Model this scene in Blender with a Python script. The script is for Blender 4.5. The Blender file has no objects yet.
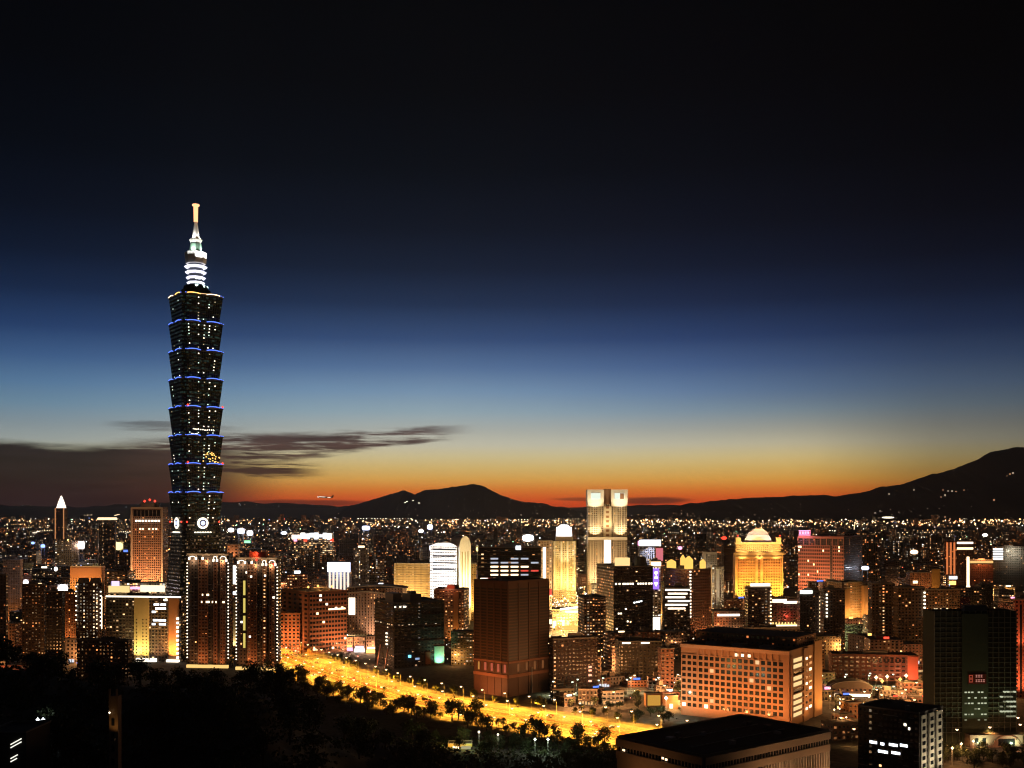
import bpy, bmesh, math, random
import numpy as np
from mathutils import Vector, noise
R = math.radians
rnd = random.Random(7)
C = bpy.context.scene.collection
SC = bpy.context.scene

# ------------------------------------------------------------------ camera
F = 1100.0; CX = 512.0; HY = 515.0; EYE = 150.0
cam = bpy.data.cameras.new('camera'); camo = bpy.data.objects.new('camera', cam); C.objects.link(camo)
camo.location = (0, 0, EYE); camo.rotation_euler = (R(90), 0, 0)
cam.sensor_width = 36; cam.lens = F / 1024 * 36; cam.shift_y = (HY - 384) / 1024
cam.clip_start = 1; cam.clip_end = 120000
SC.camera = camo
SC.view_settings.view_transform = 'Standard'; SC.view_settings.look = 'None'
SC.view_settings.exposure = 0; SC.view_settings.gamma = 1
SC.cycles.max_bounces = 3; SC.cycles.diffuse_bounces = 1; SC.cycles.glossy_bounces = 2
SC.cycles.sample_clamp_indirect = 1.5; SC.cycles.sample_clamp_direct = 30
SC.cycles.use_denoising = True; SC.cycles.caustics_reflective = False; SC.cycles.caustics_refractive = False
SC.cycles.use_adaptive_sampling = False; SC.cycles.filter_width = 1.15; SC.cycles.volume_bounces = 0

# ------------------------------------------------------------------ node helper
class NT:
    def __init__(s, tree): s.t = tree; s.n = tree.nodes; s.l = tree.links
    def node(s, typ, **kw):
        n = s.n.new(typ)
        for k, v in kw.items(): setattr(n, k, v)
        return n
    def put(s, sock, v):
        if isinstance(v, bpy.types.NodeSocket): s.l.new(v, sock)
        else: sock.default_value = v
    def m(s, op, a, b=0.0, c=None, clamp=False):
        n = s.node('ShaderNodeMath', operation=op, use_clamp=clamp)
        s.put(n.inputs[0], a); s.put(n.inputs[1], b)
        if c is not None: s.put(n.inputs[2], c)
        return n.outputs[0]
    def sm(s, v, a, b, lo=0.0, hi=1.0):
        n = s.node('ShaderNodeMapRange', interpolation_type='SMOOTHSTEP')
        s.put(n.inputs[0], v); s.put(n.inputs[1], a); s.put(n.inputs[2], b); s.put(n.inputs[3], lo); s.put(n.inputs[4], hi)
        return n.outputs[0]
    def xyz(s, x, y, z):
        n = s.node('ShaderNodeCombineXYZ')
        s.put(n.inputs[0], x); s.put(n.inputs[1], y); s.put(n.inputs[2], z); return n.outputs[0]
    def sep(s, v):
        n = s.node('ShaderNodeSeparateXYZ'); s.put(n.inputs[0], v); return n.outputs
    def mix(s, f, a, b, typ='MIX'):
        n = s.node('ShaderNodeMix', data_type='RGBA', blend_type=typ)
        s.put(n.inputs[0], f); s.put(n.inputs[6], a); s.put(n.inputs[7], b); return n.outputs[2]
    def noise(s, v, scale, detail=3, rough=.55):
        n = s.node('ShaderNodeTexNoise'); s.put(n.inputs['Vector'], v)
        n.inputs['Scale'].default_value = scale; n.inputs['Detail'].default_value = detail; n.inputs['Roughness'].default_value = rough
        return n.outputs[0]
    def ramp(s, f, stops, interp='LINEAR'):
        n = s.node('ShaderNodeValToRGB'); s.put(n.inputs[0], f); r = n.color_ramp; r.interpolation = interp
        while len(r.elements) < len(stops): r.elements.new(1.0)
        for e, (p, c) in zip(r.elements, stops): e.position = p; e.color = (c[0], c[1], c[2], 1)
        return n.outputs[0]

def lin(r, g, b):
    f = lambda v: (v/255/12.92) if v <= 10.3 else ((v/255+.055)/1.055)**2.4
    return (f(r), f(g), f(b))

# ------------------------------------------------------------------ sky after sunset
W = bpy.data.worlds.new('World'); SC.world = W; W.use_nodes = True
t = NT(W.node_tree); t.n.clear()
d = t.node('ShaderNodeTexCoord').outputs['Generated']
dx, dy, dz = t.sep(d)
hor = t.m('SQRT', t.m('ADD', t.m('MULTIPLY', dx, dx), t.m('MULTIPLY', dy, dy)))
el = t.m('DIVIDE', dz, t.m('MAXIMUM', hor, .01))                 # tangent of the elevation
az = t.m('ARCTAN2', dx, dy)                                      # 0 = looking at the sunset
SKY = [(515, (160,46,18)), (503, (198,68,24)), (496, (206,94,34)), (489, (211,122,46)), (479, (215,160,76)), (468, (210,178,108)),
       (457, (204,188,140)), (445, (192,188,166)), (430, (170,174,166)), (412, (143,164,174)), (392, (117,145,172)), (368, (84,112,150)),
       (340, (52,76,116)), (305, (31,48,77)), (270, (19,31,51)), (230, (11,20,34)), (170, (4,11,20)), (90, (3,6,11)), (0, (3,5,8))]
sky = t.ramp(t.m('DIVIDE', el, .5, clamp=True), [((HY-y)/F/.5, tuple(v*math.exp(1.25e-5*min(29500, 1250/max(.001,(HY-y)/F))) for v in lin(*c))) for y, c in SKY])
azr = t.ramp(t.m('ADD', t.m('DIVIDE', az, 6.2832), .5, clamp=True),
             [(.0, (.10,.10,.12)), (.25, (.2,.2,.25)), (.40, (.42,.5,.66)), (.437, (.62,.71,.88)), (.48, (1,1,1.02)), (.51, (1,1,1)), (.541, (1.0,.93,.8)),
              (.557, (.48,.46,.42)), (.578, (.28,.28,.28)), (.65, (.16,.16,.18)), (1., (.10,.10,.12))])
azu = t.ramp(t.m('ADD', t.m('DIVIDE', az, 6.2832), .5, clamp=True),
             [(.0, (.10,.10,.12)), (.25, (.14,.16,.2)), (.40, (.34,.46,.56)), (.437, (.52,.66,.78)), (.472, (.9,.95,.98)), (.489, (1,1,1)), (.503, (.9,.92,.96)), (.5242, (.66,.70,.81)),
              (.541, (.50,.52,.6)), (.557, (.35,.35,.39)), (.578, (.24,.24,.27)), (.65, (.14,.14,.17)), (1., (.10,.10,.12))])
sky = t.mix(1.0, sky, t.mix(t.sm(el, .045, .115), azr, azu), 'MULTIPLY')
# cloud bank and streaks, laid out in azimuth and elevation of the sky itself
U = az; V = el
def pu(px): return math.atan((px-CX)/F)
def pv(py): return (HY-py)/F
n1 = t.noise(t.xyz(t.m('MULTIPLY', U, 9), t.m('MULTIPLY', V, 70), 1.3), 1.0, 5, .6)
n2 = t.noise(t.xyz(t.m('MULTIPLY', U, 13), t.m('MULTIPLY', V, 190), 4.1), 1.0, 5, .65)
wob = t.m('ADD', t.m('MULTIPLY', t.m('SUBTRACT', n1, .5), .02), t.m('MULTIPLY', t.m('SUBTRACT', n2, .5), .010))
Vw = t.m('ADD', V, wob)
bank = t.m('MULTIPLY', t.sm(U, pu(300), pu(200)), t.sm(Vw, pv(446), pv(456)))
top = t.m('MULTIPLY_ADD', t.m('SUBTRACT', U, pu(200)), (pv(434)-pv(457))/(pu(440)-pu(200)), pv(457))
dist = t.m('DIVIDE', t.m('ABSOLUTE', t.m('SUBTRACT', Vw, top)), t.sm(U, pu(180), pu(470), .022, .0065))
str_ = t.m('MULTIPLY', t.m('MULTIPLY', t.sm(dist, 1.0, .45), t.sm(U, pu(482), pu(410))), t.sm(n2, .33, .53))
dist2 = t.m('DIVIDE', t.m('ABSOLUTE', t.m('SUBTRACT', Vw, pv(471))), .0075)
str2 = t.m('MULTIPLY', t.sm(dist2, 1.0, .2), t.m('MULTIPLY', t.sm(U, pu(335), pu(285)), t.sm(n2, .34, .5)))
dist3 = t.m('DIVIDE', t.m('ABSOLUTE', t.m('SUBTRACT', Vw, pv(431))), .004)
str3 = t.m('MULTIPLY', t.m('MULTIPLY', t.sm(dist3, 1., .2), t.m('MULTIPLY', t.sm(U, pu(95), pu(140)), t.sm(U, pu(260), pu(190)))), .55)
def lens(px, py, hw, hh, k):
    a = t.m('DIVIDE', t.m('SUBTRACT', U, pu(px)), hw/F); b = t.m('DIVIDE', t.m('SUBTRACT', t.m('ADD', V, t.m('MULTIPLY', wob, .25)), pv(py)), hh/F)
    return t.m('MULTIPLY', t.sm(t.m('ADD', t.m('MULTIPLY', a, a), t.m('MULTIPLY', b, b)), 1.2, .25), k)
cl = bank
for o in (str_, str2, str3, lens(650, 501, 44, 4.5, .8), lens(585, 499, 36, 2.6, .6), lens(270, 503, 120, 4, .75)):
    cl = t.m('MAXIMUM', cl, o)
cl = t.m('MULTIPLY', cl, .97)
ccol = t.ramp(t.m('DIVIDE', V, .08, clamp=True), [(0, lin(66,36,28)), (.35, lin(74,42,35)), (.75, lin(80,58,54)), (1, lin(90,72,70))])
ccol = t.mix(t.sm(U, pu(235), pu(60)), ccol, (*lin(36,27,29), 1))
n3 = t.noise(t.xyz(t.m('MULTIPLY', U, 14), t.m('MULTIPLY', V, 120), 8.2), 1.0, 6, .6)
ccol = t.mix(1.0, ccol, t.ramp(n3, [(.3, (.55,.5,.52)), (.5, (.9,.86,.86)), (.7, (1.35,1.2,1.12))]), 'MULTIPLY')
sky = t.mix(cl, sky, ccol)
gr = t.noise(d, 420, 1, .5)
sky = t.mix(t.sm(V, -.001, -.02), sky, (*lin(20,14,12), 1))
bg = t.node('ShaderNodeBackground'); t.put(bg.inputs[0], sky); bg.inputs[1].default_value = 1.0
t.l.new(bg.outputs[0], t.node('ShaderNodeOutputWorld').inputs[0])
W.cycles.sampling_method = 'MANUAL'; W.cycles.sample_map_resolution = 1024

# the sun is already down: only a faint warm afterglow from the horizon
sun = bpy.data.lights.new('sun', 'SUN'); sun.energy = .015; sun.angle = R(20); sun.color = (1, .55, .3)
suno = bpy.data.objects.new('sun', sun); C.objects.link(suno); suno.rotation_euler = (R(-87), 0, R(-4))

# ------------------------------------------------------------------ materials
MATS = {}
def mat(key, rgb, rough=.8, var=.25, scale=.3, metal=0, spec=.3):
    if key in MATS: return MATS[key]
    m = bpy.data.materials.new(key); m.use_nodes = True; t = NT(m.node_tree)
    b = t.n['Principled BSDF']; b.inputs['Roughness'].default_value = rough; b.inputs['Metallic'].default_value = metal
    b.inputs['Specular IOR Level'].default_value = spec
    co = t.node('ShaderNodeTexCoord').outputs['Object']
    n = t.noise(co, scale, 4); n2 = t.noise(co, scale*9, 2)
    f = t.m('MULTIPLY_ADD', t.m('ADD', n, n2), var, 1 - var)
    t.put(b.inputs['Base Color'], t.mix(1.0, (*rgb, 1), f, 'MULTIPLY'))
    MATS[key] = m; return m
def glow(key, rgb, s):
    if key in MATS: return MATS[key]
    m = bpy.data.materials.new(key); m.use_nodes = True; t = NT(m.node_tree); t.n.clear()
    e = t.node('ShaderNodeEmission'); e.inputs[0].default_value = (*rgb, 1); e.inputs[1].default_value = s
    t.l.new(e.outputs[0], t.node('ShaderNodeOutputMaterial').inputs[0])
    m.cycles.emission_sampling = 'NONE'
    MATS[key] = m; return m

def facade_material(stops=((0, (1,.24,.05)), (.3, (1,.47,.16)), (.6, (1,.72,.4)), (.8, (1,.93,.78)), (1, (.72,.9,1)))):
    """plaster or stone wall with a grid of windows; UV counts bays and storeys"""
    m = bpy.data.materials.new('facade'); m.use_nodes = True; t = NT(m.node_tree)
    b = t.n['Principled BSDF']
    uv = t.node('ShaderNodeUVMap', uv_map='uv').outputs[0]
    A = lambda n: t.node('ShaderNodeAttribute', attribute_name=n)
    wc = A('wc').outputs['Color']; pr = A('pr'); fs = A('fs')
    def ch(a):
        s_ = t.node('ShaderNodeSeparateColor'); t.put(s_.inputs[0], a.outputs['Color']); return s_.outputs[0], s_.outputs[1], s_.outputs[2], a.outputs['Alpha']
    seed, lit, hue, st = ch(pr); ww, wh, colp, mode = ch(fs)
    u, v, _ = t.sep(uv)
    iu, iv = t.m('FLOOR', u), t.m('FLOOR', v); fu, fv = t.m('FRACT', u), t.m('FRACT', v)
    inw = t.m('MULTIPLY', t.m('LESS_THAN', t.m('ABSOLUTE', t.m('SUBTRACT', fu, .5)), t.m('MULTIPLY', ww, .5)),
              t.m('LESS_THAN', t.m('ABSOLUTE', t.m('SUBTRACT', fv, .52)), t.m('MULTIPLY', wh, .5)))
    def wn(x, y, z):
        n = t.node('ShaderNodeTexWhiteNoise', noise_dimensions='3D'); t.put(n.inputs[0], t.xyz(x, y, z)); return n.outputs
    s100 = t.m('MULTIPLY', seed, 97.3)
    r1, c1 = wn(iu, iv, s100)
    rc, _c = wn(iu, 3.3, s100); rf, _c = wn(7.7, iv, s100)
    p = t.m('ADD', lit, t.m('MULTIPLY', t.m('LESS_THAN', rc, colp), .7))
    p = t.m('ADD', p, t.m('MULTIPLY', t.m('LESS_THAN', rf, t.m('MULTIPLY', colp, .5)), .45))
    on = t.m('MULTIPLY', t.m('LESS_THAN', r1, p), inw)
    r2, c2 = wn(iu, iv, t.m('ADD', s100, 31.7))
    on = t.m('MULTIPLY', on, t.m('LESS_THAN', fv, t.m('MULTIPLY_ADD', r2, .55, .42)))       # blinds drawn to different heights
    cs = t.node('ShaderNodeSeparateColor'); t.put(cs.inputs[0], c1)
    hh = t.m('ADD', t.m('MULTIPLY', t.m('SUBTRACT', cs.outputs[0], .5), .7), hue, clamp=True)
    col = t.ramp(hh, stops)
    k = t.m('MULTIPLY', t.m('MULTIPLY', st, on), t.m('POWER', t.m('MULTIPLY_ADD', cs.outputs[1], .9, .22), 2.2))
    geo = t.node('ShaderNodeTexCoord').outputs['Object']
    dirt = t.m('MULTIPLY_ADD', t.noise(geo, .12, 4), .7, .62)
    wall = t.mix(1.0, wc, dirt, 'MULTIPLY')
    edge = t.m('LESS_THAN', fv, .09); half = t.m('MODULO', iu, 3.0)
    wall = t.mix(t.m('MULTIPLY', edge, .45), wall, t.mix(1.0, wall, (.35,.33,.31,1), 'MULTIPLY'))        # slab edges
    wall = t.mix(t.m('MULTIPLY', t.m('LESS_THAN', half, .5), .3), wall, t.mix(1.0, wall, (.5,.46,.44,1), 'MULTIPLY'))  # bays in another tile
    wall = t.mix(t.m('MULTIPLY', t.m('GREATER_THAN', r2, .82), t.m('LESS_THAN', t.m('ABSOLUTE', t.m('SUBTRACT', fv, .14)), .07)), wall, (.3,.29,.28,1))  # air conditioners
    t.put(b.inputs['Base Color'], t.mix(inw, wall, (.012,.013,.016,1)))
    t.put(b.inputs['Roughness'], t.m('MULTIPLY_ADD', inw, -.62, .85))
    t.put(b.inputs['Emission Color'], col); t.put(b.inputs['Emission Strength'], k)
    m.cycles.emission_sampling = 'NONE'
    return m
FAC = facade_material(); GREENFAC = facade_material(((0, (.5,1,.75)), (.6, (.4,.9,.75)), (1, (.35,.75,.9))))
def light_dots_material():
    m = bpy.data.materials.new('city_light'); m.use_nodes = True; t = NT(m.node_tree); t.n.clear()
    e = t.node('ShaderNodeEmission'); a = t.node('ShaderNodeAttribute', attribute_name='wc')
    t.put(e.inputs[0], a.outputs['Color']); t.put(e.inputs[1], a.outputs['Alpha'])
    t.l.new(e.outputs[0], t.node('ShaderNodeOutputMaterial').inputs[0]); m.cycles.emission_sampling = 'NONE'
    return m
DOT = light_dots_material()

ROOF = mat('roof_felt', (.05,.045,.042), .95, .35, .15)
CONC = mat('grey_concrete', (.22,.2,.18), .9)
DARKMETAL = mat('dark_metal', (.05,.05,.055), .5)
STEEL = mat('galvanised_steel', (.3,.3,.3), .5)
GLASS = mat('dark_glass', (.012,.014,.017), .12, .1, .3, 0, .5)
BARK = mat('bark', (.06,.045,.03), .95)
W_WARM = glow('lamp_warm_white', (1,.72,.42), 3.2)
W_COOL = glow('lamp_cool_white', (.86,.93,1), 3.5)
W_CREAM = glow('lamp_cream', (1,.86,.66), 3.0)
W_GOLD = glow('lamp_gold', (1,.55,.13), 2.6)
W_SOD = glow('lamp_sodium', (1,.62,.32), 5)
W_RED = glow('lamp_red', (1,.06,.03), 2.2)
W_BLUE = glow('lamp_blue', (.1,.2,1), 1.9)
W_GREEN = glow('lamp_green', (.35,1,.5), 1.6)
W_PINK = glow('lamp_pink', (1,.35,.62), 2.2)
W_PURPLE = glow('lamp_purple', (.35,.14,1), 2.0)

# ------------------------------------------------------------------ mesh builder
class MB:
    def __init__(s):
        s.v = []; s.f = []; s.uv = []; s.mi = []; s.wc = []; s.pr = []; s.fs = []
        s.c = (.2,.2,.2,1); s.p = (0,0,0,0); s.w = (.5,.5,.06,0); s.bay = 3.5; s.fl = 3.4
    def face(s, pts, mi=0, uvs=None):
        i = len(s.v); s.v += [tuple(p) for p in pts]; s.f.append(tuple(range(i, i+len(pts))))
        s.uv += uvs if uvs else [(0,0)]*len(pts)
        s.mi.append(mi); n = len(pts)
        s.wc += [s.c]*n; s.pr += [s.p]*n; s.fs += [s.w]*n
    def prism(s, bot, top, z0, z1, mi=0, roof=None, cap=True, bottom=True):
        """closed solid between two outlines of equal length, counter-clockwise from above"""
        n = len(bot); run = 0
        for i in range(n):
            j = (i+1) % n; a, b_, c_, d_ = bot[i], bot[j], top[j], top[i]
            L = math.hypot(b_[0]-a[0], b_[1]-a[1]); nb = max(1, round(L/s.bay)); nf = max(1, round((z1-z0)/s.fl))
            s.face([(a[0],a[1],z0),(b_[0],b_[1],z0),(c_[0],c_[1],z1),(d_[0],d_[1],z1)], mi, [(run,0),(run+nb,0),(run+nb,nf),(run,nf)])
            run += nb + 13
        r = mi if roof is None else roof
        if cap: s.face([(p[0],p[1],z1) for p in top], r)
        if bottom: s.face([(p[0],p[1],z0) for p in reversed(bot)], r)
    def box(s, x0, x1, y0, y1, z0, z1, mi=0, roof=None):
        o = [(x0,y0),(x1,y0),(x1,y1),(x0,y1)]
        s.prism(o, o, z0, z1, mi, roof)
    def cyl(s, x, y, z0, z1, r0, r1=None, n=12, mi=0, roof=None):
        r1 = r0 if r1 is None else r1
        o = lambda r: [(x+r*math.cos(2*math.pi*i/n), y+r*math.sin(2*math.pi*i/n)) for i in range(n)]
        s.prism(o(r0), o(r1), z0, z1, mi, roof)
    def tube(s, a, b, r0, r1=None, n=6, mi=0):
        a, b = Vector(a), Vector(b); r1 = r0 if r1 is None else r1
        q = (b-a).to_track_quat('Z', 'Y'); L = (b-a).length
        ring = lambda r, z: [a + q @ Vector((r*math.cos(2*math.pi*i/n), r*math.sin(2*math.pi*i/n), z)) for i in range(n)]
        A, B = ring(r0, 0), ring(r1, L)
        for i in range(n):
            j = (i+1) % n; s.face([A[i], A[j], B[j], B[i]], mi)
        s.face(B, mi); s.face(A[::-1], mi)
    def octa(s, x, y, z, r, rz=None):
        rz = rz or r
        e = [(x+r,y,z),(x,y+r,z),(x-r,y,z),(x,y-r,z)]; T = (x,y,z+rz); B = (x,y,z-rz)
        for i in range(4):
            s.face([e[i], e[(i+1)%4], T]); s.face([e[(i+1)%4], e[i], B])
    def mesh(s, name, mats):
        me = bpy.data.meshes.new(name); me.from_pydata(s.v, [], s.f)
        for m in (mats if isinstance(mats, (list, tuple)) else [mats]): me.materials.append(m)
        me.polygons.foreach_set('material_index', s.mi)
        u = me.uv_layers.new(name='uv'); u.data.foreach_set('uv', np.array(s.uv, 'f').ravel())
        for k, dta in (('wc', s.wc), ('pr', s.pr), ('fs', s.fs)):
            a = me.attributes.new(k, 'FLOAT_COLOR', 'CORNER'); a.data.foreach_set('color', np.array(dta, 'f').ravel())
        me.update(); return me
    def build(s, name, mats, parent=None, loc=(0,0,0)):
        return obj(name, s.mesh(name, mats), parent, loc)
def obj(name, me, parent=None, loc=(0,0,0), rz=0):
    o = bpy.data.objects.new(name, me); C.objects.link(o); o.location = loc; o.rotation_euler = (0,0,rz)
    if parent: o.parent = parent
    return o
def tag(o, label=None, cat=None, group=None, kind=None):
    if label: o['label'] = label
    if cat: o['category'] = cat
    if group: o['group'] = group
    if kind: o['kind'] = kind
    return o
def empty(name, loc, rz=0):
    o = bpy.data.objects.new(name, None); C.objects.link(o); o.location = loc; o.rotation_euler = (0,0,rz); o.empty_display_size = 2; return o
def copy_tree(o, parent=None, depth=0):
    c = o.copy(); C.objects.link(c)
    if parent: c.parent = parent
    for ch in CH.get(o.name, []): copy_tree(ch, c, depth+1)
    return c
CH = {}
def index_children(root):
    CH[root.name] = list(root.children)
    for c in root.children: index_children(c)
def light(kind, parent, loc, power, col, radius=.5, target=None, size=100, blend=.6):
    l = bpy.data.lights.new('lamp_light', kind); l.energy = power; l.color = col; l.shadow_soft_size = radius
    if kind == 'SPOT': l.spot_size = R(size); l.spot_blend = blend
    o = bpy.data.objects.new('lamp_light', l); C.objects.link(o); o.location = loc
    if parent: o.parent = parent
    if target is not None:
        o.rotation_euler = (Vector(target)-Vector(loc)).to_track_quat('-Z', 'Y').to_euler()
    return o
def wx(px, d): return (px-CX)/F*d
def wz(py, d): return EYE + (HY-py)/F*d

# ------------------------------------------------------------------ terrain
def sst(a, b, x):
    t_ = min(1, max(0, (x-a)/(b-a))); return t_*t_*(3-2*t_)
def ground_z(x, y):
    r = math.hypot(x, y)
    if y < -200: return 146*math.exp(-abs(x)/400)
    k = x/max(y, 60)                                   # bearing of the point
    camh = 146*math.exp(-r/165)*(1-sst(280, 540, r)) if y > -60 else 146*math.exp(-abs(x)/400)
    # spur of the hill that runs out on the west side
    edge = sst(-.09, -.23, k + .02*noise.noise((r*.006, 3, 0)))
    crest = 60 + 5*noise.noise((x*.012, y*.012, 0)) + 10*sst(-.32, -.48, k)
    prof = (1-sst(560, 720, y)) * sst(40, 400, y)
    spur = crest*edge*prof
    low = 14*sst(.03, -.12, k)*sst(300, 480, y)*(1-sst(640, 740, y))
    n = 2.2*noise.noise((x*.03, y*.03, 5))*min(1, (camh+spur)/10)
    far = 85*sst(7500, 13500, r) + 230*sst(13500, 26000, r)
    return max(0, max(camh, spur, low) + n) + far

def build_ground():
    rs = [0.0]; r = 12
    while r < 1300: rs.append(r); r += 12 if r < 900 else 40
    while r < 28500: rs.append(r); r *= 1.18
    rs.append(28600)
    na = 200; v = []; f = []
    for r in rs:
        for i in range(na):
            a = 2*math.pi*i/na; x, y = r*math.sin(a), r*math.cos(a); v.append((x, y, ground_z(x, y)))
    for i in range(len(rs)-1):
        for j in range(na):
            k = (j+1) % na; a, b, c, d_ = i*na+j, i*na+k, (i+1)*na+k, (i+1)*na+j
            f.append((d_, c, b, a) if i else (d_, c, a))
    me = bpy.data.meshes.new('ground'); me.from_pydata(v, [], f); me.validate(); me.update()
    m = bpy.data.materials.new('ground_soil_and_asphalt'); m.use_nodes = True; t = NT(m.node_tree); b = t.n['Principled BSDF']
    co = t.node('ShaderNodeTexCoord').outputs['Object']; z = t.sep(co)[2]
    n = t.noise(co, .035, 6, .7); n2 = t.noise(co, .25, 4)
    city = t.ramp(t.m('MULTIPLY_ADD', n2, .5, t.m('MULTIPLY', n, .5)), [(.3, (.012,.014,.008)), (.45, (.03,.028,.024)), (.5, (.05,.047,.044)), (.62, (.085,.075,.06))])
    hill = t.ramp(n2, [(.3, (.012,.018,.008)), (.7, (.03,.036,.016))])
    t.put(b.inputs['Base Color'], t.mix(t.sm(z, .6, 4), city, hill)); b.inputs['Roughness'].default_value = .95
    me.materials.append(m)
    for p in me.polygons: p.use_smooth = True
    tag(obj('ground', me), kind='structure')
build_ground()

def mountain(name, pts, d, depth, rgb, seed):
    """ridge with its real height and depth; pts are skyline bearings read in the photograph"""
    xs = [(p[0]-CX)/F*d for p in pts]; zs = [EYE+(HY-p[1])/F*d for p in pts]
    nx, ny = 420, 30; v = []; f = []
    for j in range(ny+1):
        q = j/ny*2-1
        for i in range(nx+1):
            x = xs[0] + (xs[-1]-xs[0])*i/nx; z = float(np.interp(x, xs, zs))
            rid = noise.fractal((x/d*60, seed, 0), .9, 2.1, 6)*.018*d/10
            z = (z + rid*.75*min(1, max(0, z)/200)) 
            w = max(0, 1-abs(q)**1.15)
            g = noise.fractal((x/d*30, q*2.2+seed, 1), 1, 2, 4)
            zz = z*(w*(1+.22*g*(1-w))) - (1-w)*30
            y = d + q*depth + 0.05*depth*noise.noise((x/d*12, seed+3, 0))
            v.append((x*(y/d)**.0, y, zz))
    for j in range(ny):
        for i in range(nx):
            a = j*(nx+1)+i; f.append((a, a+1, a+nx+2, a+nx+1))
    me = bpy.data.meshes.new(name); me.from_pydata(v, [], f)
    for p in me.polygons: p.use_smooth = True
    me.materials.append(mat('wooded_slope_'+str(seed), rgb, .95, .5, .002))
    o = tag(obj(name, me), kind='structure'); return o
mountain('mountain', [(300,522),(335,513),(350,505),(372,500),(390,494),(405,490),(415,494),(425,490),(440,489),(455,486.5),(472,484),(485,487),(500,495),(520,501),(545,504),(560,507),(585,512),(640,520)], 17000, 2600, (.02,.02,.018), 2)
mountain('mountain', [(600,519),(655,511),(690,504),(730,499),(780,496),(850,495),(880,487),(905,484),(930,475),(945,472),(965,465),(980,458),(990,452),(1010,448),(1024,447),(1050,444),(1090,447),(1150,462),(1250,490),(1400,520)], 14000, 2600, (.02,.02,.016), 5)
mountain('hills', [(-400,500),(-200,505),(0,505),(80,507),(150,503),(225,502),(280,503),(340,506),(420,505),(500,508),(585,507),(640,505),(700,505),(800,505),(1000,500),(1400,505)], 25000, 3000, (.025,.022,.022), 9)

# ------------------------------------------------------------------ thin evening haze over the basin
mb = MB(); mb.box(-29500, 29500, -29500, 29500, -32, 1400)
hz = bpy.data.materials.new('evening_haze'); hz.use_nodes = True; t = NT(hz.node_tree); t.n.clear()
v = t.node('ShaderNodeVolumePrincipled'); v.inputs['Density'].default_value = 1.6e-5; v.inputs['Color'].default_value = (.9,.86,.82,1); v.inputs['Anisotropy'].default_value = .6
t.l.new(v.outputs[0], t.node('ShaderNodeOutputMaterial').inputs['Volume'])
tag(mb.build('haze', hz), kind='stuff')

# ------------------------------------------------------------------ roads
ROADPX = [(-330,1420),(-285,1265),(-234,1150),(-165,1025),(-96,912),(-34,846),(30,793),(82,742),(150,672),(260,560),(420,400)]
def smooth(pts, n=8):
    out = []
    for i in range(len(pts)-1):
        p0, p1, p2, p3 = pts[max(0,i-1)], pts[i], pts[i+1], pts[min(len(pts)-1,i+2)]
        for k in range(n):
            u = k/n
            out.append(tuple(.5*((2*p1[q])+(-p0[q]+p2[q])*u+(2*p0[q]-5*p1[q]+4*p2[q]-p3[q])*u*u+(-p0[q]+3*p1[q]-3*p2[q]+p3[q])*u**3) for q in (0,1)))
    out.append(pts[-1]); return out
def offs(pts, o):
    r = []
    for i, p in enumerate(pts):
        a, b = pts[max(0,i-1)], pts[min(len(pts)-1,i+1)]; dx, dy = b[0]-a[0], b[1]-a[1]; L = math.hypot(dx, dy)
        r.append((p[0]-dy/L*o, p[1]+dx/L*o))
    return r
def strip(mb, pts, a, b, z0, z1, mi=0, dash=None):
    A, B = offs(pts, a), offs(pts, b)
    for i in range(len(pts)-1):
        if dash and i % dash: continue
        q = [A[i], B[i], B[i+1], A[i+1]]
        if z1 - z0 < .02: mb.face([(p[0],p[1],z1) for p in q])
        else:
            # ordered counter-clockwise seen from above
            s_ = sum(q[k][0]*q[(k+1)%4][1]-q[(k+1)%4][0]*q[k][1] for k in range(4))
            if s_ < 0: q = q[::-1]
            mb.prism(q, q, z0, z1, mi)
AV = smooth(ROADPX, 8)
ASPH = mat('asphalt', (.075,.072,.068), .8, .3, .2)
PAINT = mat('road_paint', (.75,.73,.68), .7, .2, .5)
PAVE = mat('pavement_slabs', (.2,.18,.16), .9)
LAWN = mat('median_lawn', (.035,.05,.018), .95)
mb = MB(); strip(mb, AV, -25, 25, 0, .02); o = mb.build('avenue', ASPH); tag(o, kind='structure'); 
for sname, (a, b) in (('pavement', (25, 31)), ('pavement', (-31, -25))):
    mb = MB(); strip(mb, AV, a, b, 0, .15); tag(mb.build(sname, PAVE), kind='structure')
for a_, b_ in ((-8.8,-3.2),(3.2,8.8),(-16.8,-13.2),(17.2,20.8)):  # dark strips painted on the asphalt as unlit gaps between bright traffic streaks
    mb = MB(); strip(mb, AV, a_, b_, .024, .026); tag(mb.build('painted_dark_gap', mat('dark_gap_red', (.085,.025,.016) if abs(a_) < 10 else (.03,.028,.026), .85, .4, .15) if abs(a_) < 10 else mat('dark_gap_grey', (.026,.024,.022), .8, .4, .15)), kind='structure')
mb = MB(); strip(mb, AV, -1.6, 1.6, .02, .17); tag(mb.build('median', LAWN), kind='structure')
mb = MB()
AVF = smooth(ROADPX, 40)
for o_ in (-21,-17,-13,-9,-5,5,9,13,17,21): strip(mb, AVF, o_-.12, o_+.12, .03, .035, 0, 3)
for o_ in (-24.3,-2.2,2.2,24.3): strip(mb, AVF, o_-.12, o_+.12, .03, .035)
tag(mb.build('lane_markings', PAINT), kind='structure')
SIDE = {}
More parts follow.
